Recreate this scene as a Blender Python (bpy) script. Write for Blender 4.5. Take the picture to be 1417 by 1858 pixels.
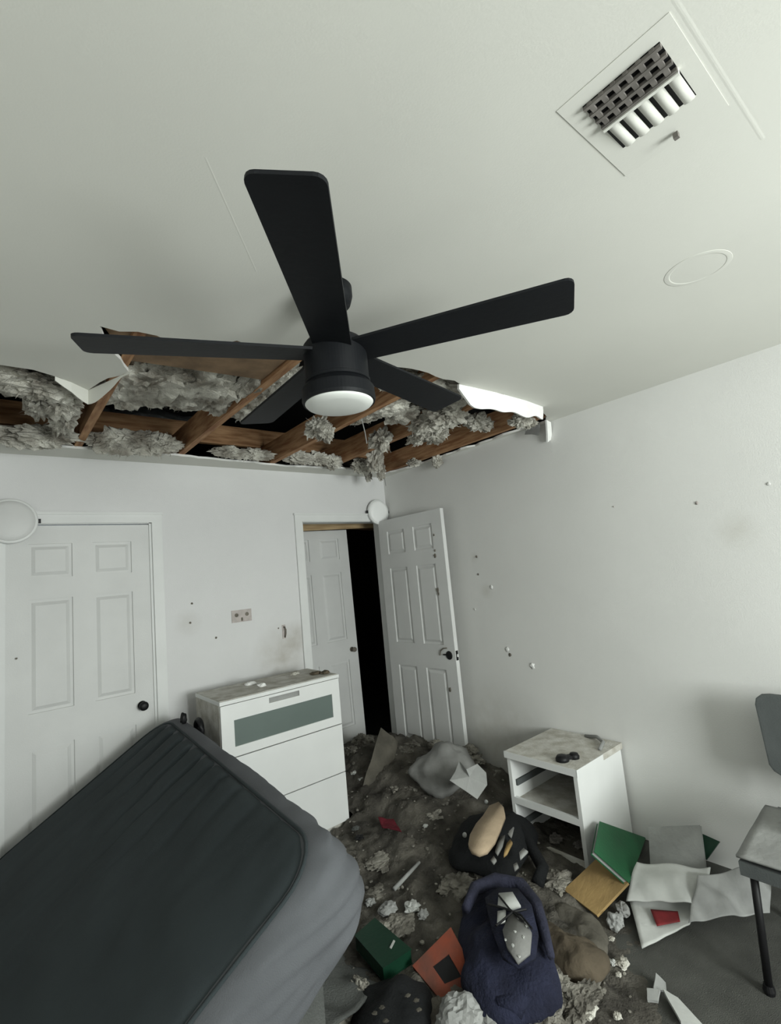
import bpy, bmesh, math, random
from mathutils import Vector, Matrix, noise
from mathutils.geometry import tessellate_polygon

for o in list(bpy.data.objects):
    bpy.data.objects.remove(o)
scene = bpy.context.scene
C = scene.collection
random.seed(7)
PI = math.pi

# ------------------------------------------------------------------ camera
IMG_W, IMG_H = 1417, 1858
F_PX = 891.1
PITCH, ROLL, YAW = 0.1240, -0.0940, 0.6930
CAM = Vector((-2.797, -3.427, 1.569))
fwd = Vector((math.sin(YAW)*math.cos(PITCH), math.cos(YAW)*math.cos(PITCH), math.sin(PITCH)))
r0 = Vector((math.cos(YAW), -math.sin(YAW), 0)); u0 = r0.cross(fwd)
right = r0*math.cos(ROLL) + u0*math.sin(ROLL)
up = -r0*math.sin(ROLL) + u0*math.cos(ROLL)
cd = bpy.data.cameras.new('camera'); cam = bpy.data.objects.new('camera', cd); C.objects.link(cam)
cd.sensor_fit = 'VERTICAL'; cd.sensor_height = 24.0; cd.lens = 24.0*F_PX/IMG_H
cd.clip_start = 0.02
M = Matrix((right, up, -fwd)).transposed().to_4x4(); M.translation = CAM
cam.matrix_world = M
scene.camera = cam

# ------------------------------------------------------------------ world, daylight, exposure
world = bpy.data.worlds.new('world'); scene.world = world; world.use_nodes = True
bg = world.node_tree.nodes['Background']; bg.inputs[0].default_value = (0.80, 0.88, 0.92, 1); bg.inputs[1].default_value = 1.0
scene.view_settings.view_transform = 'Standard'; scene.view_settings.look = 'None'
scene.view_settings.exposure = 0.0; scene.view_settings.gamma = 1.0
scene.view_settings.use_curve_mapping = False
H = 2.44                       # ceiling height
XL, YF = -3.45, -5.60          # left wall, wall behind the camera
WX0, WX1, WZ0, WZ1 = -2.20, -0.85, 0.85, 2.05   # window behind the camera
ld = bpy.data.lights.new('window_daylight', 'AREA'); ld.shape = 'RECTANGLE'
ld.size = WX1-WX0-0.1; ld.size_y = WZ1-WZ0-0.1; ld.energy = 136; ld.color = (0.95, 1.0, 0.965)
lo = bpy.data.objects.new('window_daylight', ld); C.objects.link(lo)
lo.location = ((WX0+WX1)/2, YF-0.02, (WZ0+WZ1)/2); lo.rotation_euler = (PI/2, 0, 0)

# ------------------------------------------------------------------ helpers
def ray(u, v):
    return fwd + right*((u-IMG_W/2)/F_PX) + up*((IMG_H/2-v)/F_PX)
def atz(u, v, z):
    d = ray(u, v); return CAM + d*((z-CAM.z)/d.z)
def aty(u, v, y):
    d = ray(u, v); return CAM + d*((y-CAM.y)/d.y)
def atx(u, v, x):
    d = ray(u, v); return CAM + d*((x-CAM.x)/d.x)

def mat(name, col, rough=0.7, var=0.0, scale=8.0, bump=0.0, bscale=None, col2=None, metal=0.0, spec=0.3, detail=6.0, stretch=None, sss=0.0):
    m = bpy.data.materials.new(name); m.use_nodes = True
    nt = m.node_tree; b = nt.nodes['Principled BSDF']
    b.inputs['Base Color'].default_value = (*col, 1); b.inputs['Roughness'].default_value = rough
    b.inputs['Metallic'].default_value = metal; b.inputs['Specular IOR Level'].default_value = spec
    tc = nt.nodes.new('ShaderNodeTexCoord'); src = tc.outputs['Object']
    if stretch:
        mp = nt.nodes.new('ShaderNodeMapping'); mp.inputs['Scale'].default_value = stretch
        nt.links.new(src, mp.inputs['Vector']); src = mp.outputs['Vector']
    if var > 0 or col2:
        n = nt.nodes.new('ShaderNodeTexNoise'); n.inputs['Scale'].default_value = scale; n.inputs['Detail'].default_value = detail
        nt.links.new(src, n.inputs['Vector'])
        r = nt.nodes.new('ShaderNodeValToRGB')
        c2 = col2 if col2 else tuple(max(0, c*(1-var)) for c in col)
        r.color_ramp.elements[0].position = 0.35; r.color_ramp.elements[0].color = (*c2, 1)
        r.color_ramp.elements[1].position = 0.65; r.color_ramp.elements[1].color = (*col, 1)
        nt.links.new(n.outputs['Fac'], r.inputs['Fac']); nt.links.new(r.outputs['Color'], b.inputs['Base Color'])
    if bump > 0:
        n2 = nt.nodes.new('ShaderNodeTexNoise'); n2.inputs['Scale'].default_value = bscale or scale*4; n2.inputs['Detail'].default_value = 4
        nt.links.new(src, n2.inputs['Vector'])
        bp = nt.nodes.new('ShaderNodeBump'); bp.inputs['Strength'].default_value = bump; bp.inputs['Distance'].default_value = 0.01
        nt.links.new(n2.outputs['Fac'], bp.inputs['Height']); nt.links.new(bp.outputs['Normal'], b.inputs['Normal'])
    return m

def add_spots(m, spots, col):
    """dirt and other darker tone with a shape of its own: noisy blots at (x,y,z,radius,strength) in object space"""
    nt = m.node_tree; b = nt.nodes['Principled BSDF']
    tc = nt.nodes.new('ShaderNodeTexCoord')
    nz = nt.nodes.new('ShaderNodeTexNoise'); nz.inputs['Scale'].default_value = 14; nz.inputs['Detail'].default_value = 8
    nt.links.new(tc.outputs['Object'], nz.inputs['Vector'])
    link = b.inputs['Base Color'].links
    cur = link[0].from_socket if link else None
    base = tuple(b.inputs['Base Color'].default_value)
    for (x, y, z, rad, st) in spots:
        vm = nt.nodes.new('ShaderNodeVectorMath'); vm.operation = 'DISTANCE'; vm.inputs[1].default_value = (x, y, z)
        nt.links.new(tc.outputs['Object'], vm.inputs[0])
        mr = nt.nodes.new('ShaderNodeMapRange'); mr.inputs['From Min'].default_value = rad; mr.inputs['From Max'].default_value = 0
        nt.links.new(vm.outputs['Value'], mr.inputs['Value'])
        mu = nt.nodes.new('ShaderNodeMath'); mu.operation = 'MULTIPLY'
        nt.links.new(mr.outputs['Result'], mu.inputs[0]); nt.links.new(nz.outputs['Fac'], mu.inputs[1])
        m2 = nt.nodes.new('ShaderNodeMath'); m2.operation = 'MULTIPLY'; m2.inputs[1].default_value = st; m2.use_clamp = True
        nt.links.new(mu.outputs[0], m2.inputs[0])
        mx = nt.nodes.new('ShaderNodeMix'); mx.data_type = 'RGBA'
        nt.links.new(m2.outputs[0], mx.inputs['Factor'])
        if cur: nt.links.new(cur, mx.inputs['A'])
        else: mx.inputs['A'].default_value = base
        mx.inputs['B'].default_value = (*col, 1)
        cur = mx.outputs['Result']
    nt.links.new(cur, b.inputs['Base Color'])

MT = {}
MT['wall'] = mat('wall_paint', (0.70, 0.70, 0.68), 0.75, 0.05, 1.6, 0.12, 160)
MT['wall_back'] = mat('wall_paint_back', (0.70, 0.70, 0.70), 0.75, 0.05, 1.6, 0.12, 160)
MT['ceiling'] = mat('ceiling_paint', (0.71, 0.71, 0.66), 0.9, 0.05, 1.2, 0.03, 220)
MT['gypsum'] = mat('gypsum', (0.88, 0.88, 0.86), 0.9, 0.06, 30, 0.2, 80)
MT['discwhite'] = mat('disc_white', (0.93, 0.94, 0.93), 0.35, 0.02, 10)
MT['trim'] = mat('trim_paint', (0.72, 0.73, 0.72), 0.45, 0.06, 4, 0.05, 60)
MT['door'] = mat('door_paint', (0.66, 0.665, 0.655), 0.5, 0.08, 3, 0.06, 120)
MT['floor'] = mat('floor_carpet', (0.085, 0.086, 0.078), 0.95, 0.25, 9, 0.5, 260)
MT['debris'] = mat('debris', (0.135, 0.125, 0.106), 0.97, 0, 7, 0.8, 90, col2=(0.045, 0.041, 0.035), detail=12)
MT['insul'] = mat('insulation', (0.68, 0.665, 0.60), 0.98, 0, 9, 1.0, 110, col2=(0.23, 0.21, 0.175), detail=12)
MT['insul_floor'] = mat('insulation_fallen', (0.32, 0.305, 0.265), 0.98, 0, 12, 0.9, 80, col2=(0.10, 0.092, 0.078), detail=10)
MT['wood'] = mat('joist_wood', (0.46, 0.27, 0.14), 0.75, 0, 7, 0.3, 30, col2=(0.24, 0.11, 0.05), stretch=(6, 0.8, 6))
MT['woodx'] = mat('beam_wood', (0.42, 0.25, 0.13), 0.75, 0, 7, 0.3, 30, col2=(0.22, 0.11, 0.05), stretch=(0.8, 6, 6))
MT['pine'] = mat('pine_lumber', (0.50, 0.37, 0.21), 0.7, 0, 6, 0.2, 30, col2=(0.33, 0.23, 0.12), stretch=(0.8, 6, 6))
MT['kraft'] = mat('kraft_paper', (0.30, 0.20, 0.12), 0.85, 0.4, 9, 0.3, 30)
MT['dark'] = mat('painted_dark', (0.02, 0.018, 0.016), 0.95, 0.3, 4)  # near-black colour stands in for the lack of light in hallway and attic
MT['foil'] = mat('duct_foil', (0.70, 0.75, 0.78), 0.28, 0.2, 20, 0.8, 25, metal=0.9)
MT['fan'] = mat('fan_black', (0.007, 0.008, 0.010), 0.55, 0.2, 5, 0.05, 60, spec=0.2)
MT['fanlens'] = mat('fan_lens', (0.80, 0.82, 0.79), 0.35, 0.03, 5)
MT['white'] = mat('white_laminate', (0.74, 0.75, 0.74), 0.4, 0.05, 4)
MT['dusty'] = mat('dusty_white', (0.60, 0.59, 0.55), 0.85, 0, 14, 0.3, 80, col2=(0.40, 0.38, 0.33), detail=9)
MT['frost'] = mat('frosted_glass', (0.13, 0.165, 0.152), 0.35, 0.1, 3, spec=0.4)
MT['matdark'] = mat('mattress_panel', (0.036, 0.046, 0.050), 0.9, 0.2, 3, 0.25, 350)
MT['matside'] = mat('mattress_side', (0.105, 0.110, 0.120), 0.9, 0.15, 5, 0.25, 300)
MT['blanket'] = mat('blanket', (0.10, 0.105, 0.10), 0.95, 0.25, 8, 0.5, 150)
MT['black'] = mat('black_plastic', (0.008, 0.008, 0.009), 0.5, 0.2, 8)
MT['blackcloth'] = mat('black_cloth', (0.007, 0.008, 0.009), 0.9, 0.3, 12, 0.4, 120)
MT['cream'] = mat('cream_patch', (0.44, 0.34, 0.235), 0.85, 0.15, 14, 0.2, 100)
MT['blue'] = mat('blue_cloth', (0.019, 0.022, 0.046), 0.92, 0, 9, 0.6, 90, col2=(0.007, 0.008, 0.018))
MT['bluelight'] = mat('blue_cloth_faded', (0.034, 0.036, 0.062), 0.92, 0.5, 9, 0.5, 90)
MT['green'] = mat('green_cover', (0.010, 0.095, 0.035), 0.5, 0.2, 6, 0.1, 60)
MT['greendark'] = mat('green_box', (0.004, 0.032, 0.016), 0.45, 0.2, 6, 0.1, 60)
MT['paper'] = mat('paper', (0.52, 0.53, 0.51), 0.85, 0.15, 9, 0.2, 40)
MT['papergrey'] = mat('paper_dusty', (0.34, 0.345, 0.335), 0.9, 0.25, 7, 0.3, 40)
MT['red'] = mat('red_print', (0.20, 0.018, 0.022), 0.6, 0.4, 16)
MT['redcloth'] = mat('red_cloth', (0.14, 0.012, 0.022), 0.9, 0.4, 16, 0.4, 90)
MT['orange'] = mat('orange_board', (0.23, 0.048, 0.022), 0.7, 0, 8, 0.2, 60, col2=(0.11, 0.045, 0.032))
MT['cardboard'] = mat('cardboard', (0.40, 0.27, 0.115), 0.85, 0.4, 7, 0.25, 60)
MT['brownbag'] = mat('brown_paper', (0.115, 0.092, 0.064), 0.92, 0.4, 8, 0.5, 50)
MT['plasticbag'] = mat('plastic_bag', (0.25, 0.25, 0.24), 0.55, 0.3, 5, 0.5, 20)
MT['board'] = mat('dusty_board', (0.12, 0.11, 0.09), 0.92, 0.4, 9, 0.4, 60)
MT['chairgrey'] = mat('chair_grey', (0.10, 0.11, 0.11), 0.8, 0.15, 8, 0.2, 200)
MT['mark'] = mat('wall_scuff', (0.20, 0.18, 0.15), 0.9, 0.4, 40)
MT['pinkplate'] = mat('faded_plate', (0.52, 0.47, 0.45), 0.6, 0.2, 30)
MT['duct'] = mat('duct_dust', (0.20, 0.185, 0.17), 0.8, 0.4, 30)
add_spots(MT['wall_back'], [(-1.10, 0, 1.04, 0.26, 1.0), (-0.98, 0, 1.16, 0.14, 0.9), (-1.77, 0, 1.37, 0.10, 0.5)], (0.36, 0.33, 0.28))
add_spots(MT['wall'], [(0, -1.06, 1.38, 0.07, 0.6), (0, -1.02, 0.25, 0.55, 0.9), (0, -0.98, 1.63, 0.05, 0.5), (0, -2.65, 1.62, 0.11, 0.5)], (0.40, 0.38, 0.32))  # small blots, plus one wide darker blot low beside the nightstand

def link(name, me, m, parent=None, smooth=False):
    o = bpy.data.objects.new(name, me); C.objects.link(o)
    for mm in (m if isinstance(m, (list, tuple)) else [m]):
        me.materials.append(mm)
    if parent is not None: o.parent = parent
    if smooth:
        for p in me.polygons: p.use_smooth = True
    return o
def fin(name, bm, m, parent=None, smooth=False, bevel=0.0):
    if bevel:
        bmesh.ops.bevel(bm, geom=[e for e in bm.edges if e.is_manifold and e.calc_face_angle(0) > 0.6], offset=bevel, segments=2, affect='EDGES', profile=0.7)
    bmesh.ops.recalc_face_normals(bm, faces=bm.faces)
    me = bpy.data.meshes.new(name); bm.to_mesh(me); bm.free()
    return link(name, me, m, parent, smooth)
def tag(o, label=None, cat=None, group=None, kind=None):
    if label: o['label'] = label
    if cat: o['category'] = cat
    if group: o['group'] = group
    if kind: o['kind'] = kind
    return o
def thing(name, label, cat, loc=(0, 0, 0), mtx=None, group=None):
    o = bpy.data.objects.new(name, None); C.objects.link(o); o.empty_display_size = 0.1
    if mtx is not None: o.matrix_world = mtx
    else: o.location = loc
    return tag(o, label, cat, group)
def box(bm, a, b, mtx=None):
    vs = [bm.verts.new(((a[0], b[0])[i], (a[1], b[1])[j], (a[2], b[2])[k])) for i in (0, 1) for j in (0, 1) for k in (0, 1)]
    for f in ((0, 1, 3, 2), (4, 6, 7, 5), (0, 4, 5, 1), (2, 3, 7, 6), (0, 2, 6, 4), (1, 5, 7, 3)):
        bm.faces.new([vs[i] for i in f])
    if mtx is not None: bmesh.ops.transform(bm, matrix=mtx, verts=vs)
    return vs
def boxo(name, a, b, m, parent=None, bevel=0.0, mtx=None):
    bm = bmesh.new(); box(bm, a, b, mtx); return fin(name, bm, m, parent, bevel=bevel)
def prism(bm, pts, z0, z1):
    lo_ = [bm.verts.new((p[0], p[1], z0)) for p in pts]; hi = [bm.verts.new((p[0], p[1], z1)) for p in pts]
    n = len(pts); bm.faces.new(lo_[::-1]); bm.faces.new(hi)
    for i in range(n): bm.faces.new((lo_[i], lo_[(i+1) % n], hi[(i+1) % n], hi[i]))
def lathe(bm, prof, n=48, cap=True):
    rings = [[bm.verts.new((r*math.cos(2*PI*i/n), r*math.sin(2*PI*i/n), z)) for i in range(n)] for r, z in prof]
    for a, b in zip(rings, rings[1:]):
        for i in range(n): bm.faces.new((a[i], a[(i+1) % n], b[(i+1) % n], b[i]))
    if cap: bm.faces.new(rings[0][::-1]); bm.faces.new(rings[-1])
def tube(bm, pts, r, n=8, closed=False, taper=None):
    pts = [Vector(p) for p in pts]; rings = []; L = len(pts)
    for i, p in enumerate(pts):
        a = pts[i-1] if (i > 0 or closed) else p; b = pts[(i+1) % L] if (i < L-1 or closed) else p
        t = (b-a).normalized(); s = t.cross(Vector((0.13, 0.21, 1))).normalized(); w = s.cross(t)
        rr = r*(taper[i] if taper else 1)
        rings.append([bm.verts.new(p + s*rr*math.cos(2*PI*k/n) + w*rr*math.sin(2*PI*k/n)) for k in range(n)])
    for i in range(L if closed else L-1):
        a, b = rings[i], rings[(i+1) % L]
        for k in range(n): bm.faces.new((a[k], a[(k+1) % n], b[(k+1) % n], b[k]))
    if not closed: bm.faces.new(rings[0][::-1]); bm.faces.new(rings[-1])
def tb(p, f, seed=0.0, oct=3):
    v = 0; a = 1.0; q = Vector(p)*f + Vector((seed*7.3, seed*3.1, -seed*5.7))
    for _ in range(oct): v += a*noise.noise(q); q = q*2.1; a *= 0.5
    return v
def frame(e1, e2, origin):
    e1 = Vector(e1).normalized(); n = e1.cross(Vector(e2)).normalized(); e2 = n.cross(e1)
    m = Matrix((e1, e2, n)).transposed().to_4x4(); m.translation = Vector(origin); return m
def fluff_bm(bm, c, rad, seed, sub=3, amp=0.35, spikes=60, spike=0.25):
    r = bmesh.ops.create_icosphere(bm, subdivisions=sub, radius=1.0)
    rad = Vector(rad); c = Vector(c); mr = min(rad)
    for v in r['verts']:
        d = v.co.normalized()
        k = 1 + amp*(1.1*noise.noise(d*1.7+Vector((seed, 0, 0))) + 0.8*noise.noise(d*4.3+Vector((0, seed, 0))) + 0.6*noise.noise(d*9+Vector((0, 0, seed))) + (0.5*noise.noise(d*19+Vector((seed, 0, seed))) if sub > 3 else 0))
        v.co = c + Vector((d.x*rad.x, d.y*rad.y, d.z*rad.z))*k
    rnd = random.Random(int(seed*1000)+5)
    vs = list(r['verts'])
    for _ in range(spikes):
        v = rnd.choice(vs); d = (v.co-c)
        out = (d.normalized() + Vector((rnd.uniform(-1, 1), rnd.uniform(-1, 1), rnd.uniform(-1.2, .4)))*0.9).normalized()
        s = Vector((rnd.uniform(-1, 1), rnd.uniform(-1, 1), rnd.uniform(-1, 1))).normalized()*rnd.uniform(.0008, .0028)
        a = v.co - d.normalized()*0.008
        tip = a + out*mr*spike*rnd.uniform(.4, 2.0)
        mid = (a+tip)/2 + Vector((rnd.uniform(-1, 1), rnd.uniform(-1, 1), rnd.uniform(-1, .5)))*mr*spike*.25
        q = [bm.verts.new(a-s), bm.verts.new(a+s), bm.verts.new(mid+s*.8), bm.verts.new(tip), bm.verts.new(mid-s*.8)]
        bm.faces.new(q)
def pillow(name, mtx, dims, m, parent=None, e=0.45, nu=40, nv=24, amp=0.02, f=4, seed=0.0, flat=0.0, fn=None):
    """soft body: superellipsoid of full size dims in frame mtx, resting with its base at local z=0"""
    bm = bmesh.new(); rows = []
    sp = lambda x, p: math.copysign(abs(x)**p, x)
    a, b, c = [d/2 for d in dims]
    for j in range(nv+1):
        t = -PI/2 + PI*j/nv; row = []
        for i in range(nu):
            s = 2*PI*i/nu
            p = Vector((a*sp(math.cos(t), e*1.4)*sp(math.cos(s), e), b*sp(math.cos(t), e*1.4)*sp(math.sin(s), e), c*sp(math.sin(t), 0.9)))
            if fn: p = fn(p)
            d = tb(p, f, seed)*amp
            if p.z < 0: p.z *= (1-flat)
            n = Vector((p.x/a/a, p.y/b/b, p.z/c/c)); n = n.normalized() if n.length > 1e-6 else Vector((0, 0, 1))
            p = p + n*d; p.z += c*(1-flat)
            row.append(bm.verts.new(p))
        rows.append(row)
    for r1, r2 in zip(rows, rows[1:]):
        for i in range(nu): bm.faces.new((r1[i], r1[(i+1) % nu], r2[(i+1) % nu], r2[i]))
    bmesh.ops.remove_doubles(bm, verts=bm.verts, dist=1e-5)
    o = fin(name, bm, m, parent, smooth=True)
    if mtx is not None: o.matrix_world = mtx
    return o

# ------------------------------------------------------------------ structure: floor, walls, ceiling
EX0, EX1 = -0.878, -0.056       # entry opening
CX0, CX1 = -2.735, -1.975       # closet opening
DT = 2.04
st = lambda o: tag(o, kind='structure')
st(boxo('floor', (XL-.15, YF-.15, -0.12), (1.6, 3.6, 0.0), MT['floor']))
bm = bmesh.new()
box(bm, (XL-.15, 0, 0), (CX0, .12, H)); box(bm, (CX0, 0, DT), (CX1, .12, H)); box(bm, (CX1, 0, 0), (EX0, .12, H))
box(bm, (EX0, 0, DT), (EX1, .12, H)); box(bm, (EX1, 0, 0), (0, .12, H))
wall_back = st(fin('wall_back', bm, MT['wall_back']))
wall_right = st(boxo('wall_right', (0, YF-.15, 0), (.12, .12, H), MT['wall']))
st(boxo('wall_left', (XL-.15, YF-.15, 0), (XL, 0, H), MT['wall']))
bm = bmesh.new()
box(bm, (XL, YF-.15, 0), (WX0, YF, H)); box(bm, (WX1, YF-.15, 0), (0, YF, H))
box(bm, (WX0, YF-.15, 0), (WX1, YF, WZ0)); box(bm, (WX0, YF-.15, WZ1), (WX1, YF, H))
st(fin('wall_front', bm, MT['wall']))
win = bpy.data.objects.new('window_1', None); C.objects.link(win); st(win)
bm = bmesh.new()
for a, b in (((WX0, YF-.10, WZ0), (WX0+.05, YF-.04, WZ1)), ((WX1-.05, YF-.10, WZ0), (WX1, YF-.04, WZ1)), ((WX0, YF-.10, WZ0), (WX1, YF-.04, WZ0+.05)), ((WX0, YF-.10, WZ1-.05), (WX1, YF-.04, WZ1)), ((WX0, YF-.10, (WZ0+WZ1)/2-.02), (WX1, YF-.06, (WZ0+WZ1)/2+.02))):
    box(bm, a, b)
fin('window_frame', bm, MT['trim'], win)
boxo('window_sill', (WX0-.05, YF, WZ0-.03), (WX1+.05, YF+.06, WZ0), MT['trim'], win)
# hallway beyond the entry and closet recess
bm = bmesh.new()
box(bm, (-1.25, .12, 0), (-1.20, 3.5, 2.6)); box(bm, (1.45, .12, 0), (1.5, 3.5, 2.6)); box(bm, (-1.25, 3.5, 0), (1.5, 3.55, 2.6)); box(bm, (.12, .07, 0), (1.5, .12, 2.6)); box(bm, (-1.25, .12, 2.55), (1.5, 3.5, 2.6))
st(fin('wall_hallway', bm, MT['dark']))  # walls coloured near-black so the hall looks unlit

# ceiling with its torn hole
def rough_line(pts, amp, seed, seg=0.05):
    out = []
    for i in range(len(pts)):
        a, b = pts[i], pts[(i+1) % len(pts)]
        L = (b-a).length; n = max(1, int(L/seg)); pr = Vector((-(b-a).y, (b-a).x)).normalized() if L > 0 else Vector((0, 0))
        for k in range(n):
            p = a.lerp(b, k/n)
            if k: p = p + pr*amp*(noise.noise(Vector((p.x*13, p.y*13, seed)))+.6*noise.noise(Vector((p.x*37, p.y*37, seed))))
            out.append(p)
    return out
hole_px = [(0, 662), (60, 671), (110, 686), (160, 708), (233, 674), (219, 653), (189, 613), (181, 592), (250, 602), (310, 621), (375, 627), (430, 618), (465, 632), (485, 627), (560, 632), (630, 648), (700, 666), (740, 668), (790, 683), (835, 697), (900, 712), (955, 728), (985, 742), (1000, 766)]
hole_w = [Vector((-3.2, -1.22))] + [atz(u, v, H).xy for u, v in hole_px]
hole_w = [Vector((min(p.x, -0.02), p.y)) for p in hole_w]
hole_px2 = [(960, 776), (926, 786), (870, 806), (791, 832), (770, 850), (700, 860), (620, 850), (520, 847), (420, 837), (330, 828), (210, 820), (105, 811), (0, 802)]
for u, v in hole_px2:
    p = atz(u, v, H).xy; hole_w.append(Vector((min(p.x, -0.015), min(p.y, -0.05))))
hole_w.append(Vector((-3.2, -0.2)))
hole = rough_line(hole_w, 0.028, 3.3)
outer = [Vector((XL, YF)), Vector((0, YF)), Vector((0, 0)), Vector((XL, 0))]
tris = tessellate_polygon([[Vector((p.x, p.y, 0)) for p in outer], [Vector((p.x, p.y, 0)) for p in hole]])
allp = outer + hole; TH = 0.014
bm = bmesh.new()
lo_ = [bm.verts.new((p.x, p.y, H)) for p in allp]; hi = [bm.verts.new((p.x, p.y, H+TH)) for p in allp]
for t in tris:
    bm.faces.new([lo_[i] for i in t]); bm.faces.new([hi[i] for i in t][::-1])
n4 = len(outer); nh = len(hole)
for i in range(nh):
    f = bm.faces.new((lo_[n4+i], lo_[n4+(i+1) % nh], hi[n4+(i+1) % nh], hi[n4+i])); f.material_index = 1
for i in range(n4):
    bm.faces.new((lo_[i], lo_[(i+1) % n4], hi[(i+1) % n4], hi[i]))
ceiling = st(fin('ceiling', bm, [MT['ceiling'], MT['gypsum']]))
# taped seams in the ceiling (raised joints)
def seam(a, b, w, h):
    d = (b-a); L = d.length; d.normalize(); s = Vector((-d.y, d.x, 0))*w/2
    bm = bmesh.new(); N = 24
    for k in range(N):
        p = a+d*L*k/N; q = a+d*L*(k+1)/N
        vs = [bm.verts.new(x) for x in (p-s, p+s, q+s, q-s)]; ws = [bm.verts.new(x-Vector((0, 0, h))) for x in (p-s*.3, p+s*.3, q+s*.3, q-s*.3)]
        bm.faces.new(ws)
        bm.faces.new((vs[0], vs[3], ws[3], ws[0])); bm.faces.new((vs[1], ws[1], ws[2], vs[2]))
    return fin('seam', bm, MT['ceiling'], ceiling)
seam(Vector((-2.25, -3.235, H)), Vector((-1.48, -3.242, H)), .010, .00025)
seam(Vector((-2.46, -2.54, H)), Vector((-2.22, -2.245, H)), .005, .0002)
# joists, beam and dark attic above
for i, (x, y0, y1, dz) in enumerate(((-3.02, -3.2, .1, 0), (-2.40, -3.2, .1, 0), (-1.835, -3.2, .1, .0), (-1.175, -3.2, .1, 0), (-0.675, -3.2, .1, 0), (-0.075, -3.2, .1, .002))):
    b = boxo('joist', (x-.019, y0, H+TH+.001+dz), (x+.019, y1, H+TH+.155), MT['wood'], ceiling, bevel=.003)
boxo('joist', (-3.4, -.02, H+.17), (.1, .02, H+.31), MT['woodx'], ceiling, bevel=.003).name = 'beam'
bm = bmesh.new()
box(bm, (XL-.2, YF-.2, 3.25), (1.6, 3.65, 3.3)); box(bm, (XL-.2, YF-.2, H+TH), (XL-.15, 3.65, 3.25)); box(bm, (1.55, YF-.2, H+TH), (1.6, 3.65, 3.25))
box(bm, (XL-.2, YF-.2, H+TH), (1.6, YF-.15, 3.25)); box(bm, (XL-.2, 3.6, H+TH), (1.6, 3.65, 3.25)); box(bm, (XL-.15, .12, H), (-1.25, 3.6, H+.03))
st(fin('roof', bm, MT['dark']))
# torn drywall flaps hanging at the hole's edge: strips given by pixel-plane points
def flap(name, top, drop, curl, m, seed):
    """strip hinged along top (list of Vectors), hanging by drop with an inward curl (Vector)"""
    bm = bmesh.new(); rows = []
    P = []
    for a, b in zip(top, top[1:]):
        n = max(2, int((b-a).length/.025)); P += [a.lerp(b, k/n) for k in range(n)]
    P.append(top[-1])
    for i, p in enumerate(P):
        t = i/(len(P)-1); d = drop(t)*(1+.3*noise.noise(Vector((p.x*9, p.y*9, seed))))
        rows.append([p + Vector((0, 0, -d*s)) + Vector(curl)*(s*s)*d/.08 for s in (0, .33, .66, 1)])
    off = Vector((0, .012, .003))
    A = [[bm.verts.new(q) for q in r] for r in rows]; B = [[bm.verts.new(q+off) for q in r] for r in rows]
    for i in range(len(P)-1):
        for k in range(3):
            bm.faces.new((A[i][k], A[i+1][k], A[i+1][k+1], A[i][k+1])); bm.faces.new((B[i][k], B[i][k+1], B[i+1][k+1], B[i+1][k]))
        bm.faces.new((A[i][3], A[i+1][3], B[i+1][3], B[i][3])); bm.faces.new((A[i][0], B[i][0], B[i+1][0], A[i+1][0]))
    for r in (0, -1):
        for k in range(3): bm.faces.new((A[r][k], A[r][k+1], B[r][k+1], B[r][k]))
    return fin(name, bm, m, ceiling)
tp = lambda L: [atz(u, v, H) for u, v in L]
flap('flap', tp([(833, 697), (900, 712), (955, 727), (985, 738)]), lambda t: .098*(1-.25*t)*(min(1, t*6+.25)), (0, .012, 0), MT['gypsum'], 1.0)
flap('flap', tp([(100, 683), (130, 694), (160, 708), (200, 690), (236, 674)]), lambda t: .055*math.sin(PI*min(1, t*1.1+.05))+.008, (0, .01, 0), MT['ceiling'], 2.0)
flap('flap', [Vector((-.060, -1.76, H)), Vector((-.014, -1.76, H-.01))], lambda t: .13*(1-.2*t), (.02, .02, 0), MT['gypsum'], 3.0)
flap('flap', [Vector((-.045, -1.70, H-.005)), Vector((-.045, -1.60, H-.005))], lambda t: .09*(1-.5*t), (-.03, .0, 0), MT['papergrey'], 4.0)
# kraft paper facing seen through the torn upper-left corner, above the joists' lower edge
bm = bmesh.new()
prism(bm, [(-2.56, -1.78), (-1.86, -1.98), (-1.86, -1.5), (-2.38, -1.45)], H+.03, H+.036)
fin('kraft_facing', bm, MT['kraft'], ceiling)
# silver duct in the attic
bm = bmesh.new(); pts = [Vector((-2.36+.1*k, .28+.03*math.sin(k), 2.80+.02*math.sin(k*1.7))) for k in range(9)]
tube(bm, pts, .10, 14, taper=[1+.1*math.sin(k*2.2) for k in range(9)])
tag(fin('foil_duct', bm, MT['foil'], None), 'crumpled silver foil duct inside the ceiling hole', 'duct')
# insulation in the ceiling (nobody could count it)
bm = bmesh.new(); rnd = random.Random(11); sd = 0.0
def fl(u, v, z, r, sub=4, spikes=120, amp=.36, spike=.28):
    global sd; sd += .737
    p = atz(u, v, z); p.x = min(p.x, -.02-r[0]*1.2); p.y = min(p.y, -.02-r[1]*1.1) if z < H+.02 else p.y
    fluff_bm(bm, p, r, sd, sub, amp, spikes, spike)
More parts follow.
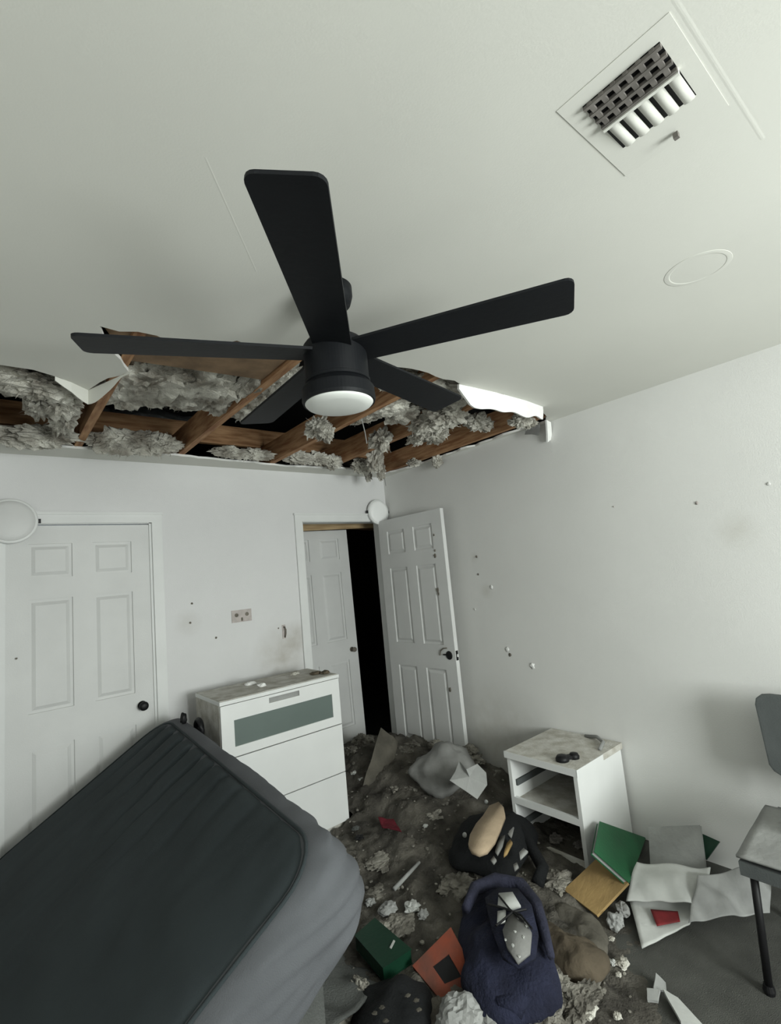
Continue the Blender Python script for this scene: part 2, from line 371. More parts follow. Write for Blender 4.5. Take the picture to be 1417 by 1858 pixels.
# batts between the joists at the near side of the hole
for (u, v, r) in ((210, 698, (.13, .16, .05)), (250, 690, (.12, .2, .06)), (300, 690, (.14, .2, .07)), (350, 695, (.13, .2, .06)), (390, 705, (.1, .22, .06)), (280, 716, (.12, .1, .05)), (335, 722, (.11, .12, .05)), (400, 730, (.09, .12, .05)), (230, 718, (.08, .10, .05)),
                  (450, 690, (.06, .2, .05)), (480, 715, (.10, .16, .05)), (455, 745, (.09, .14, .04)), (505, 690, (.12, .15, .05)),
                  (720, 690, (.15, .10, .05)), (770, 690, (.16, .10, .06)), (810, 705, (.14, .10, .06)), (830, 720, (.10, .09, .05)),
                  (700, 735, (.12, .12, .05)), (730, 750, (.10, .12, .05)), (660, 750, (.09, .12, .05))):
    fl(u, v, H+.075, r)
# tufts dangling at joist ends and along the wall
for (u, v, z, r) in ((40, 690, H+.04, (.16, .12, .05)), (85, 702, H+.03, (.14, .12, .05)), (110, 730, H+.02, (.07, .16, .06)), (40, 792, H+.02, (.16, .06, .05)), (85, 790, H+.01, (.12, .07, .05)), (115, 765, H+.01, (.05, .14, .05)), (70, 730, H+.05, (.05, .16, .05)),
                     (200, 800, H+.03, (.12, .06, .06)), (235, 800, H+.04, (.12, .06, .06)), (270, 805, H+.03, (.10, .06, .06)), (300, 808, H+.02, (.08, .05, .05)),
                     (420, 822, H+.03, (.12, .05, .035)), (465, 825, H+.03, (.10, .05, .04)),
                     (540, 830, H+.03, (.10, .06, .05)), (575, 832, H+.04, (.10, .06, .05)), (605, 838, H+.02, (.08, .05, .05)),
                     (575, 775, H+.02, (.05, .09, .05)), (590, 785, H-.01, (.035, .06, .05)),
                     (690, 800, H+.02, (.06, .08, .07)), (680, 835, H-.02, (.06, .05, .08)), (655, 845, H-.01, (.07, .05, .05)), (690, 850, H-.04, (.04, .03, .08)), (668, 862, H-.05, (.025, .03, .05)),
                     (770, 770, H+.01, (.08, .10, .06)), (800, 760, H+.01, (.09, .10, .06)), (820, 750, H+.02, (.08, .08, .06)), (790, 790, H-.01, (.05, .08, .05)), (760, 790, H+.02, (.05, .1, .05)),
                     (865, 765, H+.03, (.08, .06, .05)), (880, 770, H+.02, (.04, .05, .04)), (945, 762, H-.02, (.05, .06, .04)), (960, 768, H-.03, (.03, .04, .03)), (800, 838, H-.03, (.03, .04, .05)), (750, 840, H-.01, (.05, .05, .03))):
    fl(u, v, z, r, amp=.48, spikes=130, spike=.38)
tag(fin('ceiling_insulation', bm, MT['insul']), 'grey fluffy insulation hanging out of the torn ceiling', 'insulation', kind='stuff')
# loose wires hanging below the fan light
for k, (a, b) in enumerate((((693, 855), (696, 905)), ((655, 765), (690, 805)))):
    p, q = atz(*a, H+.0), atz(*a, H+.0)
    p = atz(a[0], a[1], H); q = p + Vector((.02, -.01, -.13)); 
    bm = bmesh.new(); tube(bm, [p+Vector((0, 0, .05)), p.lerp(q, .5)+Vector((.008, 0, 0)), q], .003, 6)
    tag(fin('loose_wire', bm, MT['papergrey']), ('thin pale wire dangling in the back corner above the door', 'thin pale wire dangling behind the fan light')[k], 'wire', 'loose ceiling wires')

# ------------------------------------------------------------------ trim and doors
def casing(name, x0, x1, side_r=True, side_l=True, w=.062, wr=.062):
    t = bpy.data.objects.new(name, None); C.objects.link(t); st(t)
    def strip(a, b):
        bm = bmesh.new(); box(bm, a, b); fin('casing', bm, MT['trim'], t, bevel=.006)
    def inner(a, b):
        bm = bmesh.new(); box(bm, a, b); fin('jamb', bm, MT['trim'], t)
    strip((x0-w, -.016, DT), (x1+wr, 0, DT+w)); strip((x0-w-.006, -.024, DT+w-.012), (x1+wr+.004, 0, DT+w+.004))
    if side_l: strip((x0-w, -.016, 0), (x0, 0, DT))
    if side_r: strip((x1, -.016, 0), (x1+wr, 0, DT))
    inner((x0, 0, 0), (x0+.014, .12, DT)); inner((x1-.014, 0, 0), (x1, .12, DT)); inner((x0, 0, DT-.004), (x1, .12, DT))
    return t
casing('trim_1', CX0, CX1); casing('trim_2', EX0, EX1, wr=.05)
def six_panel(parent, w, h=2.02, t=.035, m=None):
    """molded door in local x (0..w), y thickness (front at y=0, back at t), z up; recessed panels on both faces"""
    m = m or MT['door']
    sx = .105*w/.74; mid = .105*w/.74; pw = (w-2*sx-mid)/2
    zr = [(.225, .80), (.985, 1.60), (1.72, 1.915)]
    bm = bmesh.new()
    box(bm, (0, .011, 0), (w, t-.011, h))
    for y0, y1 in ((0, .011), (t-.011, t)):
        for a, b in ((0, sx), (sx+pw, sx+pw+mid), (w-sx, w)): box(bm, (a, y0, 0), (b, y1, h))
        prev = 0
        for z0, z1 in zr+[(h, h)]:
            for c in (sx, sx+pw+mid): box(bm, (c, y0, prev), (c+pw, y1, z0))
            prev = z1
    slab = fin('slab', bm, m, parent)
    me = {}
    for c in (sx, sx+pw+mid):
        for z0, z1 in zr:
            for sgn, y in ((-1, .011), (1, t-.011)):
                bm = bmesh.new(); g = .016; rz = .034
                a = [(c+g, y, z0+g), (c+pw-g, y, z0+g), (c+pw-g, y, z1-g), (c+g, y, z1-g)]
                yy = y+sgn*.009
                b = [(c+rz, yy, z0+rz), (c+pw-rz, yy, z0+rz), (c+pw-rz, yy, z1-rz), (c+rz, yy, z1-rz)]
                A = [bm.verts.new(p) for p in a]; B = [bm.verts.new(p) for p in b]
                bm.faces.new(B); bm.faces.new(A)
                for i in range(4): bm.faces.new((A[i], A[(i+1) % 4], B[(i+1) % 4], B[i]))
                fin('panel', bm, m, parent)
    return slab
d1 = bpy.data.objects.new('door_1', None); C.objects.link(d1); st(d1); d1.location = (CX0+.010, .012, .008); d1['label'] = 'closed white six-panel closet door with a black knob'
six_panel(d1, CX1-CX0-.024)
def knob(parent, loc, r=.027, m='black', direction=-1):
    bm = bmesh.new(); lathe(bm, [(r*.95, 0), (r*.95, .006), (r*.42, .009), (r*.42, .028), (r*.85, .034), (r, .045), (r*.9, .056), (r*.45, .062)], 28)
    bmesh.ops.transform(bm, matrix=Matrix.Translation(loc) @ Matrix.Rotation(-direction*PI/2 if True else 0, 4, 'X'), verts=bm.verts)
    return fin('knob', bm, MT[m], parent, smooth=True)
knob(d1, (CX1-CX0-.024-.068, 0, .905), direction=-1)
# open entry door: hinged at the right of the opening, standing along the right wall
d2 = bpy.data.objects.new('door_2', None); C.objects.link(d2); st(d2); d2['label'] = 'open white six-panel entry door with broken lock'
six_panel(d2, .755, h=2.018)
# local x runs from hinge to free edge; front face (y=0) looks into the room (-x)
hx = Vector((0.028, -1.0, 0)).normalized(); 
d2.matrix_world = frame(hx, Vector((1, 0.028, 0)), (-.134, -.035, .012)) if False else Matrix(((hx.x, 1, 0, -.136), (hx.y, hx.x, 0, -.035), (0, 0, 1, .012), (0, 0, 0, 1)))
def bore(parent, x, z, stain=True):
    bm = bmesh.new(); lathe(bm, [(.032, 0), (.032, .004), (.026, .007), (.012, .0075)], 28)
    bmesh.ops.transform(bm, matrix=Matrix.Translation((x, 0.001, z)) @ Matrix.Rotation(PI/2, 4, 'X'), verts=bm.verts)
    fin('lock_rose', bm, MT['black'], parent, smooth=True)
bore(d2, .755-.062, .91)
boxo('latch_plate', (.7545, .006, .875), (.7575, .029, .945), MT['black'], d2)
bm = bmesh.new(); box(bm, (.757, .012, .900), (.764, .023, .920)); fin('latch_bolt', bm, MT['trim'], d2)
bm = bmesh.new(); tube(bm, [(.60, -.004, .905), (.615, -.007, .94), (.645, -.008, .96), (.68, -.006, .963)], .0045, 6); fin('crack', bm, MT['mark'], d2)
bm = bmesh.new(); tube(bm, [(.635, -.002, .912), (.66, -.006, .914), (.69, -.004, .912)], .006, 6); fin('crack', bm, MT['black'], d2)
for (px, pz, r) in ((.655, 1.66, .012), (.66, 1.70, .007), (.645, 1.40, .013), (.65, 1.37, .009), (.665, 1.82, .007), (.665, .66, .012)):
    bm = bmesh.new(); fluff_bm(bm, (px, -.003, pz), (r, .004, r*1.2), px*31+pz, 2, .5, 0); fin('scuff', bm, MT['mark'], d2)
for z in (.25, 1.05, 1.80):
    boxo('hinge', (-.012, .012, z-.045), (.004, .030, z+.045), MT['trim'], d2)
# door in the hallway behind, ajar
d3 = bpy.data.objects.new('door_3', None); C.objects.link(d3); st(d3); d3['label'] = 'grey-white panel door standing in the dark hallway'
d3.location = (-.845, .46, .015); six_panel(d3, .74, h=1.995); knob(d3, (.672, 0, .885), r=.022, m='mark')
d3.rotation_euler = (0, math.radians(-1.0), 0)
# lumber in the hallway ceiling
a, b = aty(545, 953, .40), aty(690, 946, .40)
bm = bmesh.new(); box(bm, (-.30, -.02, -.045), (.9, .02, .045)); 
hl = fin('ceiling_lumber', bm, MT['pine'], None, bevel=.003); hl.matrix_world = frame((1, 0, .022), (0, 1, 0), (-.62, .34, 2.052))
tag(hl, 'pale pine board fallen across the top of the entry opening', 'lumber')
bm = bmesh.new(); box(bm, (-.3, -.02, -.045), (.5, .02, .045))
hl = fin('ceiling_lumber', bm, MT['woodx'], None, bevel=.003); hl.matrix_world = frame((.9, .4, 0), (-.4, .9, 0), (.15, .62, 2.085))
tag(hl, 'short brown board end deeper in the hallway, beside the dark gap', 'lumber')
# round white discs fixed above the frames
def disc(loc, r, label, m='discwhite'):
    t = thing('wall_disc', label, 'disc', loc); t.rotation_euler = (PI/2, 0, 0)
    bm = bmesh.new(); lathe(bm, [(r, 0), (r, .014), (r*.97, .019), (r*.9, .021)], 56); fin('base', bm, MT['trim'], t, smooth=False)
    bm = bmesh.new(); lathe(bm, [(r*.9, .019), (r*.88, .024), (r*.7, .031), (r*.4, .036), (r*.1, .038)], 56); fin('cover', bm, MT[m], t, smooth=True)
    for s in (-1, 1):
        boxo('clip', (s*r*1.0-.012, -.012, 0), (s*r*1.0+.012, .012, .012), MT['black'], t)
disc((-.122, -.026, 2.118), .112, 'bright white round disc above the open entry door hinge')
disc((-2.70, -.026, 2.05), .125, 'pale round disc over the top left corner of the closet frame', 'door')

# ------------------------------------------------------------------ fan
FX, FY, FZ = -2.0, -2.28, 2.227
fan = thing('ceiling_fan', 'black five-blade ceiling fan with round white light', 'ceiling fan', (FX, FY, 0))
bm = bmesh.new(); lathe(bm, [(.066, H-.001), (.066, H-.03), (.058, H-.055), (.03, H-.066), (.0135, H-.068)], 40); fin('canopy', bm, MT['fan'], fan, smooth=True)
bm = bmesh.new(); lathe(bm, [(.0125, H-.06), (.0125, 2.24)], 16); fin('downrod', bm, MT['fan'], fan, smooth=True)
bm = bmesh.new(); lathe(bm, [(.03, 2.275), (.085, 2.262), (.094, 2.25), (.094, 2.145), (.097, 2.143), (.097, 2.135), (.092, 2.133)], 64); fin('motor_housing', bm, MT['fan'], fan, smooth=False)
bm = bmesh.new(); lathe(bm, [(.094, 2.132), (.106, 2.118), (.108, 2.085), (.105, 2.076), (.101, 2.076)], 64); fin('light_ring', bm, MT['fan'], fan, smooth=False)
bm = bmesh.new(); lathe(bm, [(.1005, 2.082), (.100, 2.076), (.095, 2.070), (.07, 2.064), (.03, 2.061), (.004, 2.060)], 64); fin('light_lens', bm, MT['fanlens'], fan, smooth=True)
def blade_mesh():
    bm = bmesh.new(); pts = []
    r0_, r1_ = .075, .672; w0, w1 = .055, .070; cr = .022
    pts += [(r0_, -w0), (r1_-cr, -w1)]
    pts += [(r1_-cr+cr*math.sin(a), -w1+cr-cr*math.cos(a)) for a in (.4, .8, 1.2, 1.57)]
    pts += [(r1_-cr+cr*math.cos(a), w1-cr+cr*math.sin(a)) for a in (0, .4, .8, 1.2, 1.57)]
    pts += [(r0_, w0)]
    prism(bm, pts, -.004, .004); return bm
for k in range(5):
    a = 4.017 + k*2*PI/5
    b = fin('blade', blade_mesh(), MT['fan'], fan, bevel=.002)
    b.location = (0, 0, FZ); b.rotation_euler = Matrix.Rotation(a, 3, 'Z').to_euler()
    b.rotation_euler = (Matrix.Rotation(a, 3, 'Z') @ Matrix.Rotation(math.radians(-8.5), 3, 'X')).to_euler()
    bm = bmesh.new(); box(bm, (.07, -.028, .004), (.17, .028, .010)); fin('bracket', bm, MT['fan'], b, bevel=.002)

# ------------------------------------------------------------------ ceiling vent and round plate
VC = Vector((-1.790, -3.120, H)); VDX, VDY, ix, iy = -.025, -.0025, .085, .0725
v = thing('air_vent', 'white square ceiling air vent with dusty dark louvres', 'vent', VC)
bm = bmesh.new()
for a, b in (((-.145, -.105), (.145, VDY-iy)), ((-.145, VDY+iy), (.145, .105)), ((-.145, VDY-iy), (VDX-ix, VDY+iy)), ((VDX+ix, VDY-iy), (.145, VDY+iy))):
    box(bm, (a[0], a[1], -.0012), (b[0], b[1], -.0003))
fin('frame', bm, MT['ceiling'], v)
boxo('back', (VDX-ix, VDY-iy, -.0012), (VDX+ix, VDY+iy, -.0004), MT['black'], v)
x0_, xs, x1_ = VDX-ix, VDX-ix+.078, VDX+ix
for k in range(4):
    x = x0_+.002+k*.0235
    boxo('grid_bar', (x, VDY-iy, -.009), (x+.007, VDY+iy, -.002), MT['duct'], v)
for k in range(6):
    y = VDY-iy+.010+k*.0235
    boxo('grid_bar', (x0_, y, -.0075), (xs, y+.009, -.002), MT['duct'], v)
boxo('divider', (xs, VDY-iy, -.012), (xs+.007, VDY+iy, -.001), MT['ceiling'], v)
for k in range(5):
    w = 2*iy/5; y = VDY-iy+k*w; N = 8
    bm = bmesh.new()
    prof = [(y+w*.06+w*.70*i/N, -.002-.010*math.sin(PI*(.12+.72*i/N))) for i in range(N+1)]
    A = [bm.verts.new((xs+.008, p, z)) for p, z in prof]; B = [bm.verts.new((x1_, p, z*.35-.002)) for p, z in prof]
    A2 = [bm.verts.new((xs+.008, p, z+.002)) for p, z in prof]; B2 = [bm.verts.new((x1_, p, z*.35)) for p, z in prof]
    for i in range(N):
        bm.faces.new((A[i], A[i+1], B[i+1], B[i])); bm.faces.new((A2[i], B2[i], B2[i+1], A2[i+1])); bm.faces.new((A[i], A2[i], A2[i+1], A[i+1])); bm.faces.new((B[i], B[i+1], B2[i+1], B2[i]))
    fin('louvre', bm, MT['ceiling'], v, smooth=True)
boxo('lever', (.112, -.020, -.016), (.122, -.010, -.004), MT['duct'], v)
pc = (atz(1208, 505, H)+atz(1325, 470, H))/2
bm = bmesh.new(); lathe(bm, [(.094, -.0002), (.0935, -.0008), (.085, -.0012), (.080, -.0012), (.078, -.0004), (.02, -.0005)], 56)
rp = fin('ceiling_plate', bm, MT['ceiling']); rp.location = (pc.x, pc.y, H); tag(rp, 'round painted cover plate flush on the ceiling near the right wall', 'cover plate')

# ------------------------------------------------------------------ marks and plate on the walls
sw = thing('switch_plate', 'faded double switch plate with two dark holes on the back wall', 'switch plate', (-1.405, 0, 1.372))
boxo('plate', (-.072, -.006, -.042), (.072, -.0005, .042), MT['pinkplate'], sw, bevel=.003)
for dx in (-.038, .038):
    bm = bmesh.new(); lathe(bm, [(.013, 0), (.013, .004), (.004, .0045)], 20); bmesh.ops.transform(bm, matrix=Matrix.Translation((dx, -.005, .008)) @ Matrix.Rotation(PI/2, 4, 'X'), verts=bm.verts)
    fin('hole', bm, MT['mark'], sw)
boxo('tab', (-.006, -.009, -.035), (.006, -.005, -.012), MT['mark'], sw)
hk = thing('wall_hook', 'small rusty hook on the back wall above the dresser', 'hook', (-1.085, 0, 1.22))
boxo('plate', (-.016, -.005, -.055), (.010, -.0005, .045), MT['pinkplate'], hk, bevel=.002)
bm = bmesh.new(); tube(bm, [(-.004, -.004, .03), (-.004, -.022, .03), (0, -.03, .01), (0, -.026, -.02), (0, -.012, -.045)], .005, 8); fin('hook_arm', bm, MT['mark'], hk, smooth=True)
for (u, v_, r) in ((348, 1095, .009), (345, 1130, .009), (392, 1157, .009), (505, 1140, .007), (30, 1195, .006)):
    p = aty(u, v_, 0); bm = bmesh.new(); fluff_bm(bm, (p.x, -.002, p.z), (r*.8, .0015, r*.8), u*.013, 2, .4, 0); fin('scuff', bm, MT['mark'], wall_back)
for (u, v_, r, m) in ((865, 1010, .012, 'mark'), (868, 1042, .010, 'mark'), (892, 1065, .018, 'gypsum'), (862, 1105, .012, 'wall'), (921, 1178, .022, 'gypsum'), (926, 1188, .016, 'mark'), (966, 1208, .026, 'gypsum'), (1265, 912, .010, 'pinkplate'), (1114, 919, .005, 'pinkplate'), (1395, 878, .010, 'wall')):
    p = atx(u, v_, 0); bm = bmesh.new(); fluff_bm(bm, (-.003, p.y, p.z), (.0022, r*.7, r*.8), u*.017, 2, .5, 0); fin('scuff', bm, MT[m], wall_right, smooth=True)

# ------------------------------------------------------------------ dresser
DX, DY, DW, DD, DH = -1.019, -.598, .78, .41, .95
dr = thing('dresser', 'white three-drawer dresser with frosted glass in the top drawer', 'dresser', (DX-DW, DY, 0))
bm = bmesh.new()
box(bm, (0, .02, 0), (.018, DD, DH-.02)); box(bm, (DW-.018, .02, 0), (DW, DD, DH-.02)); box(bm, (.018, DD-.01, .04), (DW-.018, DD, DH-.02)); box(bm, (.018, .025, 0), (DW-.018, .045, .06)); box(bm, (.018, .03, .05), (DW-.018, DD-.01, .065))
fin('carcass', bm, MT['dusty'], dr)
boxo('top', (-.002, -.002, DH-.02), (DW+.002, DD, DH), MT['white'], dr, bevel=.003)
boxo('dust_layer', (.004, .012, DH), (DW-.004, DD-.004, DH+.003), MT['dusty'], dr)
for k, (z0, z1) in enumerate(((.644, .926), (.352, .638), (.062, .346))):
    dw = bpy.data.objects.new('drawer', None); C.objects.link(dw); dw.parent = dr
    if k == 0:
        bm = bmesh.new(); gx0, gx1, gz0, gz1 = .075, DW-.060, z0+.052, z1-.088
        box(bm, (.002, 0, z0), (gx0, .018, z1)); box(bm, (gx1, 0, z0), (DW-.002, .018, z1)); box(bm, (gx0, 0, z0), (gx1, .018, gz0))
        box(bm, (gx0, 0, gz1), (gx1, .018, z1-.045)); box(bm, (gx0, 0, z1-.045), (.29, .018, z1-.015)); box(bm, (.49, 0, z1-.045), (gx1, .018, z1-.015)); box(bm, (gx0, 0, z1-.015), (gx1, .018, z1))
        fin('drawer_front', bm, MT['white'], dw)
        boxo('glass_pane', (gx0, .006, gz0), (gx1, .012, gz1), MT['frost'], dw)
        boxo('grip_slot', (.29, .012, z1-.045), (.49, .018, z1-.015), MT['papergrey'], dw)
    else:
        boxo('drawer_front', (.002, 0, z0), (DW-.002, .018, z1), MT['white'], dw, bevel=.002)
rnd = random.Random(3)
def frag(name, loc, r, m, seed, label=None, cat=None, group=None, flat=.5, sub=2, spikes=0, amp=.45):
    bm = bmesh.new(); fluff_bm(bm, (0, 0, 0), (r[0], r[1], r[2]), seed, sub, amp, spikes)
    o = fin(name, bm, m); o.location = loc
    if label: tag(o, label, cat, group)
    return o
for k, (u, v_, r) in enumerate(((455, 1240, .03), (475, 1243, .022), (535, 1222, .028), (572, 1221, .034), (590, 1220, .028))):
    p = atz(u, v_, DH+.012)
    frag('ceiling_fragment', (max(-1.76, min(-1.06, p.x)), max(-.56, min(-.24, p.y)), DH+.012), (r*1.2, r, .012), MT[('gypsum', 'gypsum', 'insul', 'brownbag', 'brownbag')[k]], k*3.1,
         ('white crumb left of centre on the dresser top', 'second white crumb just right of the first on the dresser top', 'grey tuft toward the right of the dresser top', 'brown crumb near the right end of the dresser top', 'brown crumb at the very right corner of the dresser top')[k], 'fragment', 'crumbs on the dresser top')

# ------------------------------------------------------------------ nightstand
NX, NY0, NY1, NH = -.487, -1.915, -1.475, .50
ns = thing('nightstand', 'white open nightstand with its drawers missing', 'nightstand', (NX, NY0, 0))
NDp, NWd = .465, NY1-NY0
boxo('side_panel', (.003, 0, 0), (NDp, .022, NH-.032), MT['white'], ns, bevel=.002)
boxo('side_panel', (.003, NWd-.022, 0), (NDp, NWd, NH-.032), MT['white'], ns, bevel=.002)
boxo('top', (-.006, -.006, NH-.032), (NDp+.012, NWd+.006, NH), MT['dusty'], ns, bevel=.003)
boxo('top_edge', (-.010, -.008, NH-.034), (-.006, NWd+.008, NH+.001), MT['white'], ns)
boxo('top_edge', (-.010, -.010, NH-.034), (NDp*.55, -.006, NH+.001), MT['white'], ns)
boxo('back_panel', (NDp-.012, .022, .02), (NDp-.004, NWd-.022, NH-.032), MT['board'], ns)
boxo('shelf_rail', (.003, .022, .222), (.021, NWd-.022, .256), MT['white'], ns)
boxo('shelf', (.021, .022, .226), (NDp-.012, NWd-.022, .240), MT['dusty'], ns)
boxo('bottom', (.02, .022, .012), (NDp-.012, NWd-.022, .026), MT['board'], ns)
boxo('bottom_rail', (.003, .022, 0), (.021, NWd-.022, .05), MT['dusty'], ns)
for z in (.105, .325):
    for y0, y1 in ((.022, .034), (NWd-.034, NWd-.022)):
        boxo('drawer_runner', (.03, y0, z-.016), (NDp-.03, y1, z+.016), MT['chairgrey'], ns)
p = atz(1031, 1374, NH+.012)
gl = thing('black_earphones_case', 'black rubber figure-eight gadget lying on the nightstand', 'gadget', (p.x, p.y, NH+.001))
gl.rotation_euler = (0, 0, math.radians(-25))
for dx, r in ((-.036, .034), (.036, .026)):
    bm = bmesh.new(); lathe(bm, [(r, 0), (r*1.05, .012), (r*.8, .026), (r*.2, .028)], 28); o = fin('pad', bm, MT['black'], gl, smooth=True); o.location = (dx, 0, 0)
boxo('bridge', (-.03, -.016, .004), (.03, .016, .020), MT['black'], gl, bevel=.004)
bm = bmesh.new(); tube(bm, [(NX+.30, NY0+.03, NH+.004), (NX+.38, NY0+.05, NH+.02), (NX+.44, NY0+.12, NH+.018), (NX+.45, NY0+.2, NH+.004)], .010, 8)
tag(fin('rolled_paper', bm, MT['papergrey'], smooth=True), 'torn strip of pale paper on the back corner of the nightstand', 'paper')
for k, (dx, dy, r) in enumerate(((.10, .26, .03), (.14, .14, .025))):
    frag('plaster_lump', (NX+.02+dx, NY0+dy, .026+r*.5), (r*1.4, r, r*.6), MT['duct'], 8+k, ('dusty lump deeper in the bottom bay of the nightstand', 'dusty lump nearer the front right of the nightstand bottom bay')[k], 'lump', 'lumps inside the nightstand', sub=3)

# ------------------------------------------------------------------ mattress and bed base
MW, ML, MTk = 1.06, 1.90, .245
Bp = Vector((-2.055, -2.014, .794)); e1 = Vector((.069, 1.899, .044)).normalized(); nrm = Vector((-.529, .0, .849)); nrm = (nrm - e1*nrm.dot(e1)).normalized(); e2 = nrm.cross(e1)
if e2.x > 0: e2 = -e2
mm = Matrix((e1, e2, nrm)).transposed().to_4x4(); mm.translation = Bp
mt = thing('mattress', 'grey mattress tilted up on its long edge, dark slate top panel', 'mattress', mtx=mm)
def rrect(t, x0, x1, y0, y1, r):
    """point on a rounded rectangle at parameter t in 0..1"""
    w, h = x1-x0-2*r, y1-y0-2*r; q = PI*r/2; P = 2*w+2*h+4*q; s = (t % 1)*P
    for (L, kind, *a) in ((w, 'l', x0+r, y0, 1, 0), (q, 'c', x1-r, y0+r, -PI/2), (h, 'l', x1, y0+r, 0, 1), (q, 'c', x1-r, y1-r, 0), (w, 'l', x1-r, y1, -1, 0), (q, 'c', x0+r, y1-r, PI/2), (h, 'l', x0, y1-r, 0, -1), (q, 'c', x0+r, y0+r, PI)):
        if s <= L:
            if kind == 'l': return (a[0]+a[2]*s, a[1]+a[3]*s)
            g = a[2]+s/r; return (a[0]+r*math.cos(g), a[1]+r*math.sin(g))
        s -= L
    return (x0+r, y0)
def wrinkle(x, y):
    """relief of the top panel: gathers along the raised long edge, deeper toward the far end"""
    d = y; k = math.exp(-d/.28)*(.25+.75*min(1, max(0, (x-.3)/.8)))
    ph = x*38 + 1.5*noise.noise(Vector((x*3, y*2, 1))) + y*3.5
    g = max(0, math.sin(ph))**3
    big = .010*noise.noise(Vector((x*2.2, y*3.4, 4))) + .006*noise.noise(Vector((x*5+y*2, y*9, 8)))
    return -.020*k*g + big
def fold(x, y, z):
    # slanting creases pulled toward the near corner of the side cover
    near = math.exp(-((x+.1)/.45)**2)*math.exp(-((y+.1)/.55)**2)
    q = Vector((x*2.2+y*2.2, 0, z*17+x*5-y*5)); r = 1-abs(noise.noise(q))*2.2
    return (.003+.022*near)*max(0, r)**2*min(1, max(0, -z/.03))*min(1, max(0, (z+.245)/.03))
NT = 320
bm = bmesh.new(); rings = []
secs = [(.085, .000), (.052, -.006), (.024, -.024)] + [(.012-.016*math.sin(PI*k/11), -.034-.178*k/11) for k in range(12)] + [(.018, -.228), (.034, -.240), (.07, -MTk)]
for ins, z in secs:
    ring = []
    for i in range(NT):
        t = i/NT; x, y = rrect(t, -.135+ins, ML+.02-ins, -.085+ins, MW-ins, .17-ins*.5)
        wv = .010*noise.noise(Vector((x*4+z*9, y*4-z*14, 2.5))) - fold(x, y, z)
        cx, cy = ML/2, MW/2; d = Vector((x-cx, y-cy, 0)).normalized()
        p = Vector((x, y, z)) + d*wv
        ring.append(bm.verts.new(p))
    rings.append(ring)
for a, b in zip(rings, rings[1:]):
    for i in range(NT): bm.faces.new((a[i], b[i], b[(i+1) % NT], a[(i+1) % NT]))
bm.faces.new(rings[-1]); bm.faces.new(rings[0][::-1])
fin('side_cover', bm, MT['matside'], mt, smooth=True)
bm = bmesh.new(); rings = []; NS = 46
for j in range(NS+1):
    s = (j/NS)
    ring = []
    for i in range(NT):
        x, y = rrect(i/NT, -.06, ML-.07, -.012, MW-.05, .15)
        x = ML/2+(x-ML/2)*(1-s*.999); y = MW/2+(y-MW/2)*(1-s*.999)
        edge = min(1, s*14)
        z = -.006 + .022*edge**.5 + (wrinkle(x, y)*min(1, s*25))
        ring.append(bm.verts.new((x, y, z)))
    rings.append(ring)
for a, b in zip(rings, rings[1:]):
    for i in range(NT): bm.faces.new((a[i], a[(i+1) % NT], b[(i+1) % NT], b[i]))
bm.faces.new(rings[-1])
fin('top_panel', bm, MT['matdark'], mt, smooth=True)
bm = bmesh.new(); tube(bm, [Vector((*rrect(i/160, -.064, ML-.066, -.016, MW-.046, .154), -.001)) for i in range(160)], .0065, 6, closed=True)
fin('piping', bm, MT['matdark'], mt, smooth=True)
bm = bmesh.new(); box(bm, (-2.30, -1.88, 0), (-1.97, -.12, .33))
tag(fin('bed_base', bm, MT['blanket'], bevel=.02), 'low grey upholstered bed base under the raised mattress edge', 'bed base')
# dark things between mattress and dresser
p = Vector((-1.86, -.42, .80))
bh = thing('black_headset', 'black ring-shaped gadget between mattress corner and dresser', 'headset', p)
bm = bmesh.new(); tube(bm, [(.0, .045*math.cos(a), .045*math.sin(a)) for a in [k*PI/10 for k in range(20)]], .016, 8, closed=True); fin('ring', bm, MT['black'], bh, smooth=True)
bm = bmesh.new(); tube(bm, [(-.01, -.03, -.02), (-.02, -.05, -.06), (0, -.07, -.12)], .018, 8); fin('strap', bm, MT['black'], bh, smooth=True)
q = aty(333, 1304, -.40)
bm = bmesh.new(); fluff_bm(bm, (0, 0, 0), (.018, .016, .032), 4.4, 3, .25, 0); o = fin('dark_gadget', bm, MT['black'], smooth=True); o.location = q
tag(o, 'small black lump poking up behind the mattress corner', 'gadget')

# ------------------------------------------------------------------ debris layer on the floor (stuff)
def hfloor(x, y):
    def g(cx, cy, sx, sy, a): return a*math.exp(-((x-cx)/sx)**2-((y-cy)/sy)**2)
    h = g(-.35, -.25, .55, .75, .27) + g(-.5, -1.0, .35, .35, .05) + g(-1.25, -1.85, .5, .45, .045) + g(-.85, -1.35, .5, .5, .04)
    h += g(-.05, -.95, .2, .35, .06)
    clear = 1/(1+math.exp(-((-.95-x)*.8+(y+2.30)*1.0)*16))        # open floor at the lower right
    base = .020*clear
    h = (h + base)*(.25+.75*clear)
    return h
bm = bmesh.new(); nx, ny = 190, 230; X0, X1, Y0, Y1 = -2.15, -.004, -3.1, .55
grid = []
for j in range(ny+1):
    row = []
    for i in range(nx+1):
        x = X0+(X1-X0)*i/nx; y = Y0+(Y1-Y0)*j/ny
        h = hfloor(x, y); r = min(1, h/.03)
        z = h + r*(.030*tb((x, y, 0), 6, 1, 4) + .016*tb((x, y, 0), 22, 2, 3)) - .004
        row.append(bm.verts.new((x, y, z)))
    grid.append(row)
keep = lambda x, y: not (-1.82 < x < -1.0 and -.62 < y < -.15) and not (y > .0 and not (EX0+.02 < x < EX1-.02)) and not (x < -1.93 and y > -1.9)
